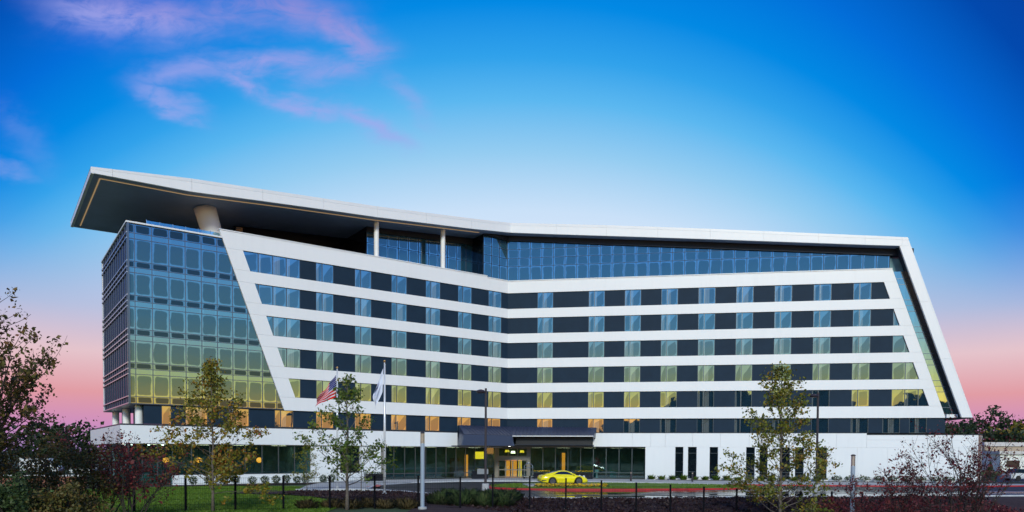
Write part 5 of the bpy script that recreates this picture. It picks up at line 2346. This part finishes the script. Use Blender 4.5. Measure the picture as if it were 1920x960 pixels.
mb.tube([(-.5, -.26, 1.3), (.5, -.26, 1.3)], .025, 8)
ob('rail', mb.mesh('rail'), 'steel', root)
mb = MB()
mb.lathe((0, 0, 1.83), [(.03, 0), (.07, .06), (.05, .14), (.01, .17)], 10)
ob('finial', mb.mesh('finial'), 'steel', root, smooth=True)

# valet stand
root = thing('valet_stand', 'black valet stand with a brushed steel front left of the entrance doors', 'stand', (-3.75, 85.0, .12), R(10))
mb = MB()
mb.box((0, 0, .28), (1.9, .6, .56))
ob('base', mb.mesh('base'), 'black_gloss', root)
mb = MB()
pr_ = []
for k in range(13):
    a_ = math.pi * k / 12
    pr_.append((-.34 * math.cos(a_) * .9, .86 + .30 * math.sin(a_)))
lf = Frame((0, 0), 0)
mb2 = [(-.35, .56), (.95, .56), (.95, 1.12), (.88, 1.18), (-.28, 1.18), (-.35, 1.12)]
prism(mb, lf, mb2, .33, -.3)
ob('steel_front', mb.mesh('steel_front'), 'brushed_steel', root)
mb = MB()
mb.box((.3, 0, 1.22), (1.36, .66, .04))
ob('top', mb.mesh('top'), 'black_gloss', root)
mb = MB()
mb.box((-.65, 0, .75), (.5, .5, .36))
ob('cabinet', mb.mesh('cabinet'), 'black_gloss', root)

# red and white ornament behind the lobby glass
root = thing('floral_stand', 'red and white floral stand behind the lobby glass right of the car', 'flowers', FR.p(11.0, .12, -1.6))
mb = MB()
mb.lathe((0, 0, 0), [(.22, 0), (.10, .12), (.10, .6), (.26, .72), (.30, .95), (.2, 1.05)], 14)
ob('pedestal', mb.mesh('pedestal'), 'white_paint', root)
rg = np.random.default_rng(3)
ob('flowers', leaf_mesh('flowers', rg.normal(size=(260, 3)) * np.array([.2, .2, .42]) + np.array([0, 0, 1.75]), .12, rg), 'red_flower', root)

# pendant lamps
for lb, s_, o_ in (('orange globe pendant leftmost in the ground floor restaurant', -38.6, -2.0), ('orange globe pendant second in the ground floor restaurant', -35.6, -2.2), ('orange globe pendant nearest the white piers', -29.8, -2.0)):
    q = FL.p(s_, 0, o_)
    root = thing('pendant_lamp', lb, 'lamp', (q[0], q[1], 2.3), group='orange pendant lamps')
    mb = MB()
    mb.lathe((0, 0, -.28), [(.08, 0), (.26, .12), (.30, .28), (.24, .44), (.08, .54)], 16)
    ob('globe', mb.mesh('globe'), 'lamp_warm', root, smooth=True)
    mb = MB()
    mb.tube([(0, 0, .26), (0, 0, 1.52)], .012, 5)
    ob('cord', mb.mesh('cord'), 'black', root)
root = thing('drum_lamp', 'large yellow drum lamp hanging inside the lobby left of the doors', 'lamp', (-4.15, 91.4, 2.84))
mb = MB()
mb.lathe((0, 0, -.45), [(.62, 0), (.60, .90)], 28)
ob('shade', mb.mesh('shade'), 'lamp_yellow', root, smooth=True)
mb = MB()
mb.tube([(0, 0, .45), (0, 0, .98)], .015, 5)
ob('cord', mb.mesh('cord'), 'black', root)
for k, (s_, o_, z_) in enumerate(((-.6, -3.4, 3.45), (.2, -3.2, 3.3), (1.3, -3.6, 3.4))):
    root = thing('lobby_lamp', ['bright yellow lamp above the left entrance door', 'bright pale lamp above the middle of the entrance doors', 'warm lamp above the right entrance door'][k], 'lamp', FRN.p(s_, z_, o_), group='lamps over the entrance')
    mb = MB()
    mb.lathe((0, 0, -.2), [(.3, 0), (.22, .3)], 16)
    ob('shade', mb.mesh('shade'), 'lamp_yellow' if k != 1 else 'lamp_and_fill_light', root)
    mb = MB()
    mb.tube([(0, 0, .1), (0, 0, .4)], .012, 5)
    ob('cord', mb.mesh('cord'), 'black', root)

# =================================================================== DISTANCE
root = thing('low_wall', 'low brick wall with pale coping behind the shrubs left of the lawn', 'wall', (-39.5, 61, 0))
mb = MB()
mb.box((0, 0, .5), (7.4, .35, 1.0), R(5))
ob('brickwork', mb.mesh('brickwork'), 'brick', root)
mb = MB()
mb.box((0, 0, 1.06), (7.5, .45, .12), R(5))
ob('coping', mb.mesh('coping'), 'roof_pale', root)


def shed(label, x, y, w, d, h_, wall, rz=0.0):
    root = thing('warehouse', label, 'building', (x, y, 0), rz, group='low buildings beyond the far road')
    mb_ = MB()
    mb_.box((0, 0, h_ * .42), (w, d, h_ * .84))
    ob('wall', mb_.mesh('wall'), wall, root)
    mb_ = MB()
    mb_.box((0, 0, h_ * .92), (w + .8, d + .8, h_ * .16))
    ob('roof', mb_.mesh('roof'), 'roof_pale', root)
    nw = max(2, int(w / 7))
    for k in range(nw):
        mb_ = MB()
        mb_.box((-w / 2 + w * (k + .5) / nw, -d / 2 - .03, h_ * .38), (w / nw * .5, .1, h_ * .34))
        ob('window', mb_.mesh('window'), 'window_far', root)
    return root


shed('long pale warehouse below the wooded slope at the right', 146, 198, 46, 16, 6.6, 'tan')
shed('small white shed right of the white end wall', 100, 146, 10, 8, 4.0, 'white_paint')
shed('low brick building at the right edge beyond the far road', 122, 150, 18, 9, 2.6, 'brick')
